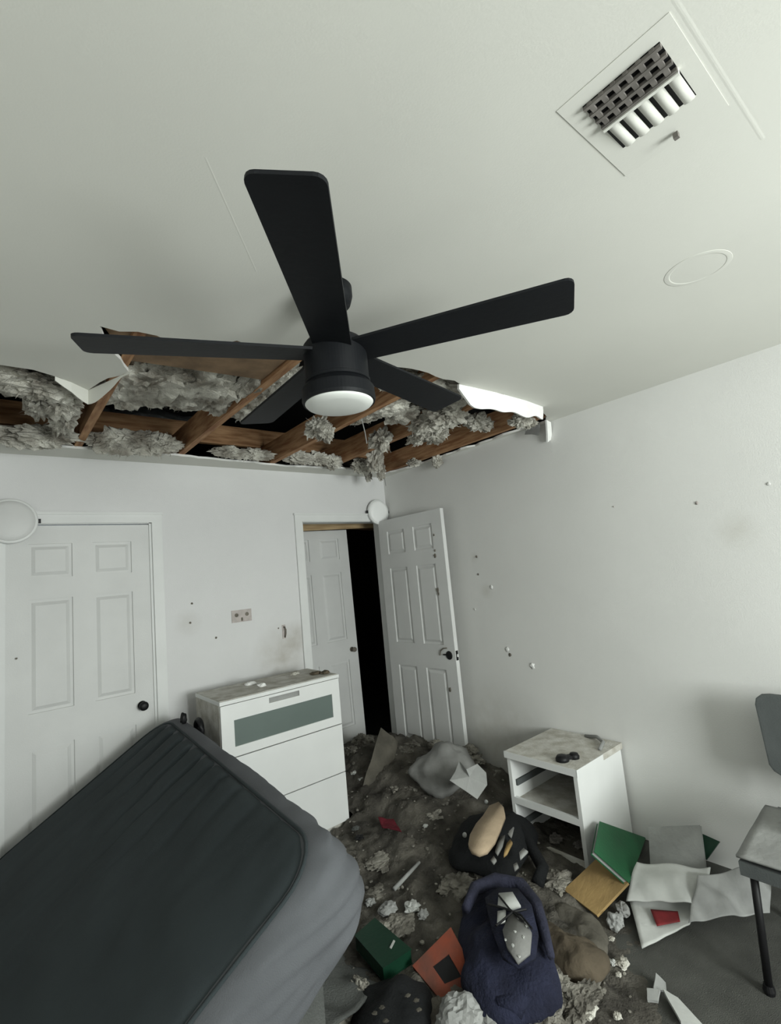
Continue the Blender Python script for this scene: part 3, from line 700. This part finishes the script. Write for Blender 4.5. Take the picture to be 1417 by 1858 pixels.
for j in range(ny):
    for i in range(nx):
        c = grid[j][i].co
        if keep(c.x, c.y): bm.faces.new((grid[j][i], grid[j][i+1], grid[j+1][i+1], grid[j+1][i]))
bmesh.ops.delete(bm, geom=[v_ for v_ in bm.verts if not v_.link_faces], context='VERTS')
tag(fin('floor_debris', bm, MT['debris'], smooth=True), 'dark layer of fallen insulation and dirt covering the floor', 'debris', kind='stuff')
# crumbs: tiny pale bits, uncountable
bm = bmesh.new(); rnd = random.Random(21)
for k in range(520):
    x = rnd.uniform(-1.9, -.1); y = rnd.uniform(-2.5, -.1)
    if not keep(x, y) or (NX-.03 < x and NY0-.03 < y < NY1+.03): continue
    h = hfloor(x, y)
    if h < .012: continue
    s = rnd.uniform(.003, .009)*(1 if rnd.random() < .9 else 1.8)
    r = bmesh.ops.create_icosphere(bm, subdivisions=1, radius=s)
    R = Matrix.Rotation(rnd.uniform(0, 6), 4, 'Z') @ Matrix.Diagonal((rnd.uniform(.6, 1.8), 1, rnd.uniform(.3, .8), 1))
    bmesh.ops.transform(bm, matrix=Matrix.Translation((x, y, h+.006+.02*tb((x, y, 0), 6, 1, 2))) @ R, verts=r['verts'])
tag(fin('plaster_crumbs', bm, MT['insul_floor']), 'tiny pale plaster crumbs strewn over the debris', 'debris', kind='stuff')
bm = bmesh.new(); sd = 40.0
for (u, v_, z, r) in ((745, 1355, .24, (.07, .08, .05)), (735, 1385, .2, (.10, .08, .04)), (715, 1405, .17, (.09, .07, .04)), (750, 1400, .2, (.05, .06, .04)), (690, 1430, .12, (.08, .06, .03)), (660, 1345, .25, (.06, .10, .06)),
                      (655, 1380, .18, (.06, .08, .05)), (900, 1360, .20, (.07, .08, .05)), (905, 1400, .13, (.06, .08, .05)), (880, 1345, .26, (.05, .07, .04)), (800, 1470, .12, (.10, .07, .03)), (760, 1520, .06, (.12, .09, .03)), (700, 1560, .05, (.10, .08, .02)),
                      (830, 1610, .06, (.10, .08, .05)), (1000, 1790, .05, (.06, .07, .05)), (985, 1835, .05, (.09, .06, .05)), (1055, 1815, .05, (.08, .05, .04)), (1010, 1600, .05, (.08, .06, .04)), (720, 1680, .05, (.09, .07, .03)), (620, 1835, .04, (.06, .05, .04)), (920, 1850, .05, (.07, .04, .03)),
                      (590, 1850, .04, (.04, .05, .03)), (655, 1800, .05, (.035, .06, .04)), (870, 1590, .06, (.06, .06, .04)), (640, 1365, .22, (.05, .09, .05)), (725, 1430, .14, (.10, .08, .035)), (755, 1430, .15, (.08, .07, .04)), (735, 1365, .25, (.06, .07, .05)), (915, 1430, .08, (.05, .07, .05)), (790, 1350, .27, (.06, .05, .03)), (670, 1470, .06, (.08, .06, .025)), (740, 1570, .04, (.10, .07, .02)), (690, 1620, .04, (.08, .06, .02))):
    sd += .613; p = atz(u, v_, z); p.x = min(p.x, -.03-r[0]*1.3); fluff_bm(bm, p, (r[0], r[1], r[2]*.8), sd, 4, .36, 50, .22)
tag(fin('fallen_insulation', bm, MT['insul_floor']), 'dusty tufts of insulation fallen among the clutter on the floor', 'insulation', kind='stuff')

# ------------------------------------------------------------------ things on the floor
def surf(u, v_, guess=.05):
    z = guess
    for _ in range(6): p = atz(u, v_, z); z = max(0, hfloor(p.x, p.y))
    return atz(u, v_, z)
# grey plastic bag by the open door
A, Bq = atz(765, 1420, .22), atz(885, 1420, .22)
pb = thing('plastic_bag', 'dusty translucent grey plastic bag bulging against the open door', 'bag', mtx=frame(Bq-A, Vector((.6, .8, 0)), (-.47, -.93, .14)))
pillow('bag_body', None, (.44, .32, .33), MT['plasticbag'], pb, e=.85, amp=.05, f=6, seed=2, flat=.3)
pts_ = [atz(u, v_, z_) for u, v_, z_ in ((816, 1416, .36), (826, 1400, .38), (833, 1381, .41), (846, 1396, .40), (866, 1386, .40), (882, 1402, .36), (884, 1424, .32), (866, 1450, .27), (846, 1436, .31))]
c_ = sum(pts_, Vector())/len(pts_); toc = (CAM-c_).normalized()*.012; bm = bmesh.new()
f_ = [bm.verts.new(p+toc) for p in pts_]; b_ = [bm.verts.new(p) for p in pts_]; cf, cb = bm.verts.new(c_+toc*2.5), bm.verts.new(c_+toc*1.4)
for i in range(len(pts_)):
    k = (i+1) % len(pts_); bm.faces.new((f_[i], f_[k], cf)); bm.faces.new((b_[k], b_[i], cb)); bm.faces.new((f_[i], b_[i], b_[k], f_[k]))
tag(fin('torn_paper', bm, MT['papergrey']), 'pale torn sheet of paper leaning on the plastic bag', 'paper')
# boards / cardboard in the doorway
def board(name, quad, th, m, label, cat, jag=.0, group=None):
    """plate through four 3-D corners (Vectors), th thick"""
    bm = bmesh.new(); n = (quad[1]-quad[0]).cross(quad[3]-quad[0]).normalized()*th
    N = 6 if jag > .003 else 1; top = []; bot = []
    for j in range(N+1):
        r1, r2 = [], []
        for i in range(N+1):
            p = quad[0].lerp(quad[1], i/N).lerp(quad[3].lerp(quad[2], i/N), j/N)
            if jag and (i in (0, N) or j in (0, N)): p = p + Vector((noise.noise(p*17), noise.noise(p*17+Vector((5, 0, 0))), 0))*jag
            w = n.normalized()*jag*.8*noise.noise(p*6)
            r1.append(bm.verts.new(p+w)); r2.append(bm.verts.new(p+w-n))
        top.append(r1); bot.append(r2)
    for j in range(N):
        for i in range(N):
            bm.faces.new((top[j][i], top[j][i+1], top[j+1][i+1], top[j+1][i])); bm.faces.new((bot[j][i], bot[j+1][i], bot[j+1][i+1], bot[j][i+1]))
    for k in range(N):
        for a, b in (((0, k), (0, k+1)), ((N, k+1), (N, k)), ((k+1, 0), (k, 0)), ((k, N), (k+1, N))):
            bm.faces.new((top[a[0]][a[1]], bot[a[0]][a[1]], bot[b[0]][b[1]], top[b[0]][b[1]]))
    return tag(fin(name, bm, m), label, cat, group)
board('drywall_sheet', [atz(652, 1445, .10), atz(706, 1430, .12), aty(723, 1345, -.42), aty(691, 1320, -.42)], .012, MT['board'], 'dust-covered drywall sheet leaning in the entry doorway', 'drywall', .012)
# black bag with cream oval patch
A, Bq = atz(862, 1560, .16), atz(915, 1440, .16)
ax = (Bq-A).normalized(); ctr = atz(893, 1520, .14)
mb = frame(ax, Vector((-ax.y, ax.x, 0)), (ctr.x, ctr.y, .05))
bb = thing('black_backpack', 'black cloth bag with a cream oval patch and pale strap pattern', 'bag', mtx=mb)
pillow('bag_body', None, (.57, .40, .20), MT['blackcloth'], bb, e=.7, amp=.035, f=5, seed=5, flat=.35)
inv = mb.inverted()
def on_top(u, v_, z, mi): return mi @ atz(u, v_, z)
def patch(name, pts, m, parent, th=.006):
    bm = bmesh.new(); n = len(pts)
    c = sum(pts, Vector())/n
    t = [bm.verts.new(p+Vector((0, 0, th))) for p in pts]; b = [bm.verts.new(p-Vector((0, 0, th))) for p in pts]; cc = bm.verts.new(c+Vector((0, 0, th*1.25)))
    for i in range(n):
        bm.faces.new((t[i], t[(i+1) % n], cc)); bm.faces.new((b[i], b[(i+1) % n], t[(i+1) % n], t[i]))
    bm.faces.new(b[::-1]); return fin(name, bm, m, parent, smooth=True)
oval = [(905, 1458), (914, 1468), (917, 1482), (908, 1505), (898, 1528), (884, 1546), (870, 1551), (856, 1546), (850, 1535), (853, 1518), (864, 1498), (876, 1484), (888, 1465)]
patch('oval_patch', [on_top(u, v_, .250, inv) for u, v_ in oval], MT['cream'], bb, .010)
for u, v_ in ((882, 1455), (843, 1515)):
    bm = bmesh.new(); bmesh.ops.create_uvsphere(bm, u_segments=12, v_segments=8, radius=.012); o = fin('stud', bm, MT['papergrey'], bb, smooth=True); o.location = on_top(u, v_, .232, inv)
for m_, pl in (('plasticbag', ((925, 1497), (933, 1503), (928, 1520), (919, 1512))), ('plasticbag', ((903, 1530), (909, 1518), (917, 1516), (912, 1536), (903, 1552), (898, 1546))), ('cardboard', ((920, 1531), (926, 1524), (930, 1530), (920, 1550), (914, 1555), (915, 1545))),
               ('papergrey', ((942, 1548), (950, 1540), (958, 1546), (950, 1554), (944, 1560))), ('plasticbag', ((931, 1570), (938, 1566), (941, 1574), (934, 1580))), ('plasticbag', ((890, 1562), (896, 1554), (901, 1562), (896, 1568)))):
    patch('print', [on_top(u, v_, .205, inv) for u, v_ in pl], MT[m_], bb, .004)
# strap of the black bag
bm = bmesh.new(); tube(bm, [on_top(930, 1490, .18, inv), on_top(960, 1530, .14, inv), on_top(985, 1575, .10, inv), on_top(975, 1605, .07, inv)], .03, 8); fin('strap', bm, MT['blackcloth'], bb, smooth=True)
# blue backpack
A, Bq = atz(925, 1835, .10), atz(898, 1600, .10)
ax = (Bq-A).normalized(); ctr = atz(915, 1712, .10)
mbl = frame(ax, Vector((-ax.y, ax.x, 0)), (ctr.x, ctr.y, .01))
bl = thing('blue_backpack', 'dark blue backpack lying open with white scraps inside', 'backpack', mtx=mbl); inv2 = mbl.inverted()
pillow('bag_body', None, (.60, .37, .21), MT['blue'], bl, e=.62, amp=.035, f=5, seed=9, flat=.35, nu=64, nv=32)
rim = [(845, 1650), (862, 1612), (900, 1597), (945, 1606), (972, 1640), (985, 1680), (1000, 1735)]
bm = bmesh.new(); tube(bm, [on_top(u, v_, .185, inv2) for u, v_ in rim], .026, 10, taper=[.7, 1, 1.1, 1.1, 1, .8, .5]); fin('padded_rim', bm, MT['bluelight'], bl, smooth=True)
patch('open_pocket', [on_top(u, v_, .215, inv2) for u, v_ in ((880, 1632), (905, 1612), (940, 1615), (965, 1645), (977, 1695), (972, 1738), (940, 1755), (912, 1738), (893, 1690))], MT['blue'], bl)
patch('white_scrap', [on_top(u, v_, .228, inv2) for u, v_ in ((905, 1622), (930, 1620), (945, 1645), (925, 1652), (903, 1645))], MT['paper'], bl, .004)
patch('white_scrap', [on_top(u, v_, .228, inv2) for u, v_ in ((903, 1655), (918, 1652), (917, 1674), (902, 1676))], MT['paper'], bl, .004)
patch('grey_scrap', [on_top(u, v_, .228, inv2) for u, v_ in ((925, 1660), (950, 1665), (965, 1695), (962, 1730), (940, 1748), (920, 1720), (912, 1690))], MT['plasticbag'], bl, .005)
for k, (u, v_) in enumerate(((940, 1665), (935, 1690), (950, 1700), (930, 1715), (917, 1705), (942, 1735), (955, 1680))):
    bm = bmesh.new(); fluff_bm(bm, (0, 0, 0), (.008, .005, .002), k*1.3, 1, .5, 0); o = fin('crumb', bm, MT['paper'], bl); o.location = on_top(u, v_, .235, inv2)
for pts in (((885, 1640), (915, 1648), (945, 1660), (965, 1685)), ((905, 1625), (925, 1650), (950, 1672)), ((900, 1680), (930, 1655), (955, 1650))):
    bm = bmesh.new(); tube(bm, [on_top(u, v_, .240, inv2) for u, v_ in pts], .004, 6); fin('cord', bm, MT['black'], bl)
patch('bottom_flap', [on_top(u, v_, .10, inv2) for u, v_ in ((885, 1775), (940, 1772), (1000, 1765), (985, 1810), (945, 1838), (905, 1830))], MT['blue'], bl, .02)
# books, papers and boards
def book(name, quad, th, cover, label, cat, pages=True, group=None):
    n = (quad[1]-quad[0]).cross(quad[3]-quad[0]).normalized()
    if n.dot(CAM-quad[0]) < 0: n = -n
    o = thing(name, label, cat, loc=sum(quad, Vector())/4-n*th, group=group); org = o.location.copy()
    def slab(nm, a, b, sc, m):
        bm = bmesh.new(); c = sum(quad, Vector())/4
        q = [c+(x-c)*sc for x in quad]
        A = [bm.verts.new(x-n*a-org) for x in q]; Bv = [bm.verts.new(x-n*b-org) for x in q]
        bm.faces.new(A); bm.faces.new(Bv[::-1])
        for i in range(4): bm.faces.new((A[i], Bv[i], Bv[(i+1) % 4], A[(i+1) % 4]))
        return fin(nm, bm, m, o)
    slab('cover', 0, .0025, 1, cover); slab('cover', th-.0025, th, 1, cover)
    slab('pages', .0025, th-.0025, .965, MT['papergrey'] if pages else cover)
    return o
def q3(*a): return [Vector(x) for x in a]
def flatq(q):
    n = (q[1]-q[0]).cross(q[3]-q[0]); d = q[2]-CAM
    return [q[0], q[1], CAM+d*((q[0]-CAM).dot(n)/d.dot(n)), q[3]]
# green folder leaning on the nightstand side
book('green_folder', flatq([aty(1088, 1490, -1.96), aty(1172, 1520, -1.97), aty(1142, 1602, -2.10), aty(1078, 1545, -2.10)]), .022, MT['green'], 'bright green folder leaning against the nightstand side', 'folder')
board('cardboard_sheet', flatq([atz(1085, 1665, .03), atz(1025, 1618, .035), atz(1090, 1556, .14), atz(1142, 1605, .12)]), .012, MT['cardboard'], 'tan cardboard square leaning in front of the green folder', 'cardboard', .0015)
book('white_notebook', [atx(1176, 1500, -.17), atx(1270, 1497, -.12), atx(1280, 1578, -.22), atx(1180, 1574, -.27)], .02, MT['papergrey'], 'pale square notebook standing against the right wall', 'notebook')
book('green_book', [atx(1268, 1510, -.06), atx(1306, 1527, -.05), atx(1282, 1560, -.10), atx(1262, 1555, -.12)], .015, MT['greendark'], 'dark green book wedged behind the pale notebook', 'book')
# sheets of paper: wavy open sheets lying in a heap
def sheet(name, quad, m, label, cat, amp=.012, f=6, seed=0., th=.002, N=14, parent=None):
    bm = bmesh.new(); rows = []; n = (quad[1]-quad[0]).cross(quad[3]-quad[0]).normalized(); 
    if n.z < 0: n = -n
    for j in range(N+1):
        rows.append([])
        for i in range(N+1):
            p = quad[0].lerp(quad[1], i/N).lerp(quad[3].lerp(quad[2], i/N), j/N)
            rows[-1].append(bm.verts.new(p + n*amp*(tb(p, f, seed, 2)+.3)))
    for j in range(N):
        for i in range(N): bm.faces.new((rows[j][i], rows[j][i+1], rows[j+1][i+1], rows[j+1][i]))
    o = fin(name, bm, m, parent, smooth=True); md = o.modifiers.new('thick', 'SOLIDIFY'); md.thickness = th; md.offset = 1
    if label: tag(o, label, cat)
    return o
sheet('open_book_page', [atz(1155, 1568, .13), atz(1290, 1578, .14), atz(1275, 1650, .055), atz(1136, 1634, .06)], MT['paper'], 'wide open pale page sloping below the square notebook', 'paper', .035, 6, 1, th=.006, N=22)
sheet('dust_sheet', [atz(1262, 1592, .13), atz(1392, 1572, .13), atz(1398, 1655, .03), atz(1244, 1680, .03)], MT['papergrey'], 'crumpled grey sheet spread on the floor behind the chair leg', 'paper', .05, 7, 2, th=.004, N=26)
mg = sheet('magazine', [atz(1140, 1628, .040), atz(1270, 1640, .035), atz(1252, 1682, .02), atz(1165, 1722, .012)], MT['paper'], 'open white magazine with a red printed picture', 'magazine', .012, 7, 3, th=.004)
sheet('red_picture', [atz(1180, 1650, .052), atz(1230, 1654, .050), atz(1234, 1673, .040), atz(1192, 1681, .040)], MT['red'], None, None, .003, 7, 3, th=.002, N=6, parent=mg)
frag('paper_ball', atz(1117, 1672, .03), (.035, .03, .032), MT['papergrey'], 1.7, 'small crumpled paper ball beside the magazine', 'paper', sub=3, amp=.35)
frag('paper_ball', atz(1130, 1650, .05), (.03, .025, .025), MT['plasticbag'], 2.7, 'greyish crumpled wad between cardboard and open page', 'paper', sub=3, amp=.35)
# white shards near the bottom edge
board('plaster_shard', [atz(1188, 1768, .03), atz(1205, 1785, .012), atz(1207, 1800, .008), atz(1184, 1798, .014)], .010, MT['papergrey'], 'small triangular plaster shard on the bare floor', 'plaster', .004)
board('plaster_shard', [atz(1205, 1800, .022), atz(1232, 1816, .02), atz(1275, 1865, .012), atz(1235, 1860, .012)], .012, MT['paper'], 'long pointed plaster shard at the bottom edge of the floor', 'plaster', .004)
board('plaster_shard', [atz(1175, 1798, .02), atz(1200, 1800, .024), atz(1196, 1822, .014), atz(1176, 1820, .012)], .010, MT['papergrey'], 'stubby plaster shard joined to the long pointed one', 'plaster', .004)
# brown paper bag
A, Bq = atz(985, 1690, .06), atz(1085, 1752, .06)
pillow('brown_bag', frame(Bq-A, Vector((.4, .9, 0)), atz(1030, 1725, .06)-Vector((0, 0, .05))), (.30, .17, .12), MT['brownbag'], e=.7, amp=.03, f=7, seed=3, flat=.3)
tag(bpy.data.objects['brown_bag'], 'brown paper sack lying right of the blue backpack', 'bag')
pillow('brown_cloth', frame(Bq-A, Vector((.4, .9, 0)), atz(1040, 1680, .05)-Vector((0, 0, .05))), (.30, .20, .09), MT['board'], e=.8, amp=.04, f=7, seed=6, flat=.3)
tag(bpy.data.objects['brown_cloth'], 'dark brown heap of cloth above the brown paper sack', 'cloth')
# dark green box
book('green_box', [atz(680, 1665, .11), atz(747, 1722, .11), atz(695, 1757, .11), atz(643, 1697, .11)], .05, MT['greendark'], 'dark green closed box lying right of the mattress', 'box', pages=False)
board('white_label', [atz(707, 1720, .1125), atz(714, 1706, .1125), atz(717, 1708, .1125), atz(710, 1722, .1125)], .002, MT['paper'], 'x', 'x').parent = None
lb = bpy.data.objects['white_label']; gb = bpy.data.objects['green_box']
for k in ('label', 'category'):
    if k in lb: del lb[k]
lb.parent = gb; lb.matrix_parent_inverse = Matrix.Translation(-gb.location)
# orange board with a dark square opening
ob = thing('orange_case', 'orange-red cardboard case with a dark square window', 'case', loc=atz(800, 1760, .05))
og = ob.location.copy()
Q = [atz(818, 1682, .16), atz(880, 1800, .06), atz(800, 1815, .04), atz(748, 1752, .09)]
bm = bmesh.new(); N = 10
n_ = (Q[1]-Q[0]).cross(Q[3]-Q[0]).normalized(); n_ = n_ if n_.z > 0 else -n_
tp_ = [[bm.verts.new(Q[0].lerp(Q[1], i/N).lerp(Q[3].lerp(Q[2], i/N), j/N)-og) for i in range(N+1)] for j in range(N+1)]
bt_ = [[bm.verts.new(v_.co-n_*.03) for v_ in r] for r in tp_]
for j in range(N):
    for i in range(N):
        if 3 <= i < 7 and 3 <= j < 7: continue
        bm.faces.new((tp_[j][i], tp_[j][i+1], tp_[j+1][i+1], tp_[j+1][i])); bm.faces.new((bt_[j][i], bt_[j+1][i], bt_[j+1][i+1], bt_[j][i+1]))
for k in range(N):
    for a, b in (((0, k), (0, k+1)), ((N, k+1), (N, k)), ((k+1, 0), (k, 0)), ((k, N), (k+1, N))): bm.faces.new((tp_[a[0]][a[1]], bt_[a[0]][a[1]], bt_[b[0]][b[1]], tp_[b[0]][b[1]]))
for k in range(3, 7):
    for a, b in (((3, k+1), (3, k)), ((7, k), (7, k+1)), ((k, 3), (k+1, 3)), ((k+1, 7), (k, 7))): bm.faces.new((tp_[a[0]][a[1]], bt_[a[0]][a[1]], bt_[b[0]][b[1]], tp_[b[0]][b[1]]))
fin('case_shell', bm, MT['orange'], ob)
bm = bmesh.new(); bm.faces.new([bm.verts.new(tp_c) for tp_c in [Q[0].lerp(Q[1], a).lerp(Q[3].lerp(Q[2], a), b)-og-n_*.004 for a, b in ((.25, .25), (.75, .25), (.75, .75), (.25, .75))]])
fin('dark_window', bm, MT['black'], ob)
# dark bag and pale lumps at the bottom edge
pillow('dark_bag', frame((1, -.6, 0), (.6, 1, 0), atz(715, 1840, .05)-Vector((0, 0, .05))), (.30, .24, .12), MT['blackcloth'], e=.75, amp=.03, f=6, seed=12, flat=.3)
dbg = tag(bpy.data.objects['dark_bag'], 'black cloth bag with pale specks at the bottom edge', 'bag')
for k, (u, v_) in enumerate(((680, 1838), (693, 1828), (755, 1815), (760, 1832), (700, 1852), (740, 1806))):
    bm = bmesh.new(); fluff_bm(bm, dbg.matrix_world.inverted() @ atz(u, v_, .125), (.010, .008, .002), k*2.1, 2, .4, 0); fin('speck', bm, MT['board'], dbg)
frag('plaster_lump', atz(835, 1850, .06), (.085, .075, .06), MT['papergrey'], 6.6, 'big rounded pale lump below the orange case', 'plaster', sub=4, amp=.18)
frag('plaster_lump', atz(893, 1850, .05), (.045, .05, .035), MT['papergrey'], 7.7, 'smaller pale lump under the blue backpack', 'plaster', sub=3, amp=.25)
# countable ceiling fragments across the floor
FR = [(705, 1655, .035, 'papergrey', 'grey plaster scrap behind the dark green box'), (748, 1650, .03, 'paper', 'white plaster scrap left of the blue backpack, above the orange case'),
      (672, 1640, .02, 'papergrey', 'small scrap at the mattress side above the green box'), (768, 1662, .022, 'papergrey', 'grey scrap just right of the white plaster scrap'),
      (650, 1800, .03, 'papergrey', 'pale upright scrap below the dark green box'), (655, 1415, .016, 'paper', 'white chip by the dresser, lower of a pair'), (643, 1404, .018, 'paper', 'white chip by the dresser, upper of a pair'),
      (772, 1500, .013, 'paper', 'lone white chip left of the black bag'), (700, 1410, .035, 'insul_floor', 'brownish clump between the dresser and the plastic bag'), (738, 1405, .03, 'insul_floor', 'yellowish clump at the left foot of the plastic bag'),
      (1085, 1655, .018, 'paper', 'pale chip at the lower end of the tan cardboard'), (1130, 1752, .022, 'insul', 'pale chip on bare floor below the magazine, largest of three'), (1112, 1748, .012, 'paper', 'tiny white chip left of the largest chip below the magazine'),
      (1122, 1770, .010, 'insul', 'tiny chip under the largest chip below the magazine'), (1040, 1810, .03, 'insul', 'fluffy pale clump below the brown paper sack'), (1065, 1835, .03, 'insul', 'fluffy clump at the bottom edge right of the others'),
      (975, 1775, .035, 'papergrey', 'grey lump touching the lower right of the blue backpack'), (1000, 1830, .035, 'insul', 'fluffy grey clump below the lower right of the blue backpack'), (605, 1835, .022, 'paper', 'white scrap at the bottom edge beside the mattress'),
      (630, 1825, .025, 'insul', 'pale scrap at the bottom edge left of the black speckled bag'), (1120, 1845, .012, 'insul', 'tiny chip at the bottom edge left of the long shard'), (1110, 1705, .010, 'insul', 'tiny chip below the small paper ball'),
      (645, 1505, .018, 'blanket', 'dark clump at the dresser foot'), (652, 1522, .022, 'black', 'black clump between the dresser foot and the mattress')]
for k, (u, v_, r, m, lab) in enumerate(FR):
    p = surf(u, v_, .06)
    frag('drywall_fragment', p+Vector((0, 0, r*.35)), (r*1.15, r, r*.6), MT[m], k*1.93+.4, lab, 'fragment', 'broken ceiling bits on the floor', sub=3, amp=.42)
# silver stick, red cloth
p1, p2 = surf(716, 1626, .06)+Vector((0, 0, .03)), surf(762, 1576, .06)+Vector((0, 0, .03))
bm = bmesh.new(); tube(bm, [p1, p1.lerp(p2, .5), p2], .010, 8, taper=[1, .9, .7]); tag(fin('metal_strip', bm, MT['papergrey'], smooth=True), 'thin pale metal strip lying diagonally on the debris', 'strip')
sheet('red_cloth', [surf(688, 1497)+Vector((0, 0, .03)), surf(715, 1497)+Vector((0, 0, .03)), surf(730, 1522)+Vector((0, 0, .03)), surf(695, 1516)+Vector((0, 0, .03))], MT['redcloth'], 'small dark red scrap of cloth half buried in debris', 'cloth', .02, 12, 4, th=.004)
# grey blanket below the mattress corner
sheet('grey_blanket', [Vector((-1.98, -1.25, .10)), Vector((-1.68, -1.30, .03)), Vector((-1.62, -1.72, .02)), Vector((-1.95, -1.86, .16))], MT['blanket'], 'dark grey blanket slumped on the floor under the mattress corner', 'blanket', .03, 6, 5, th=.008, N=24)

# ------------------------------------------------------------------ chair at the right
ch = thing('office_chair', 'grey chair with black legs at the right edge, papers on its seat', 'chair', (-.45, -2.80, 0))
og = ch.location.copy()
FXc = Vector((-.69, -2.69, 0))
def chleg(a, b, r=.013):
    bm = bmesh.new(); tube(bm, [a-og, a.lerp(b, .5)-og, b-og], r, 10); o = fin('leg', bm, MT['black'], ch, smooth=True)
    bm = bmesh.new(); lathe(bm, [(r*1.3, 0), (r*1.5, .012), (r*1.2, .03)], 16); f_ = fin('foot', bm, MT['black'], o); f_.location = b-og
    return o
chleg(Vector((-.685, -2.705, .40)), Vector((-.68, -2.69, 0)))
chleg(Vector((-.25, -2.70, .40)), Vector((-.22, -2.66, 0)))
chleg(Vector((-.685, -3.08, .40)), Vector((-.70, -3.11, 0)))
chleg(Vector((-.25, -3.08, .40)), Vector((-.22, -3.12, 0)))
bm = bmesh.new(); box(bm, (-.72-og.x, -3.11-og.y, .395), (-.20-og.x, -2.675-og.y, .44)); fin('seat', bm, MT['chairgrey'], ch, bevel=.018)
def backfn(p): return Vector((p.x, p.y+.25*p.x*p.x, p.z))
bmx = Matrix(((0, -1, 0, .30), (-1, 0, 0, 0), (0, 0, 1, .0), (0, 0, 0, 1)))
bm = bmesh.new()
a0 = [(-.20, .56), (.16, .56), (.188, .575), (.203, .60), (.215, .85), (.208, .877), (.188, .893), (.16, .898), (-.16, .898), (-.19, .893), (-.21, .877), (-.217, .85), (-.235, .60), (-.22, .575)]
prism(bm, a0, -.014, .014)
bmesh.ops.transform(bm, matrix=Matrix(((0, 0, 1, .285), (1, 0, 0, -.065), (0, 1, 0, 0), (0, 0, 0, 1))), verts=bm.verts)
fin('backrest', bm, MT['chairgrey'], ch, bevel=.006)
for y in (-.18, .05):
    bm = bmesh.new(); tube(bm, [(.24, y, .41), (.285, y, .48), (.295, y, .62)], .012, 8); fin('back_support', bm, MT['black'], ch, smooth=True)
sheet('seat_paper', [Vector((-.735, -3.09, .455)), Vector((-.72, -2.67, .452)), Vector((-.30, -2.66, .47)), Vector((-.30, -3.09, .47))], MT['papergrey'], 'creased pale paper covering the chair seat', 'paper', .006, 6, 6, th=.008)
sheet('seat_paper', [Vector((-.55, -3.05, .49)), Vector((-.52, -2.80, .50)), Vector((-.30, -2.78, .56)), Vector((-.32, -3.03, .55))], MT['plasticbag'], 'folded grey paper propped up on the chair seat', 'paper', .01, 6, 7, th=.01)
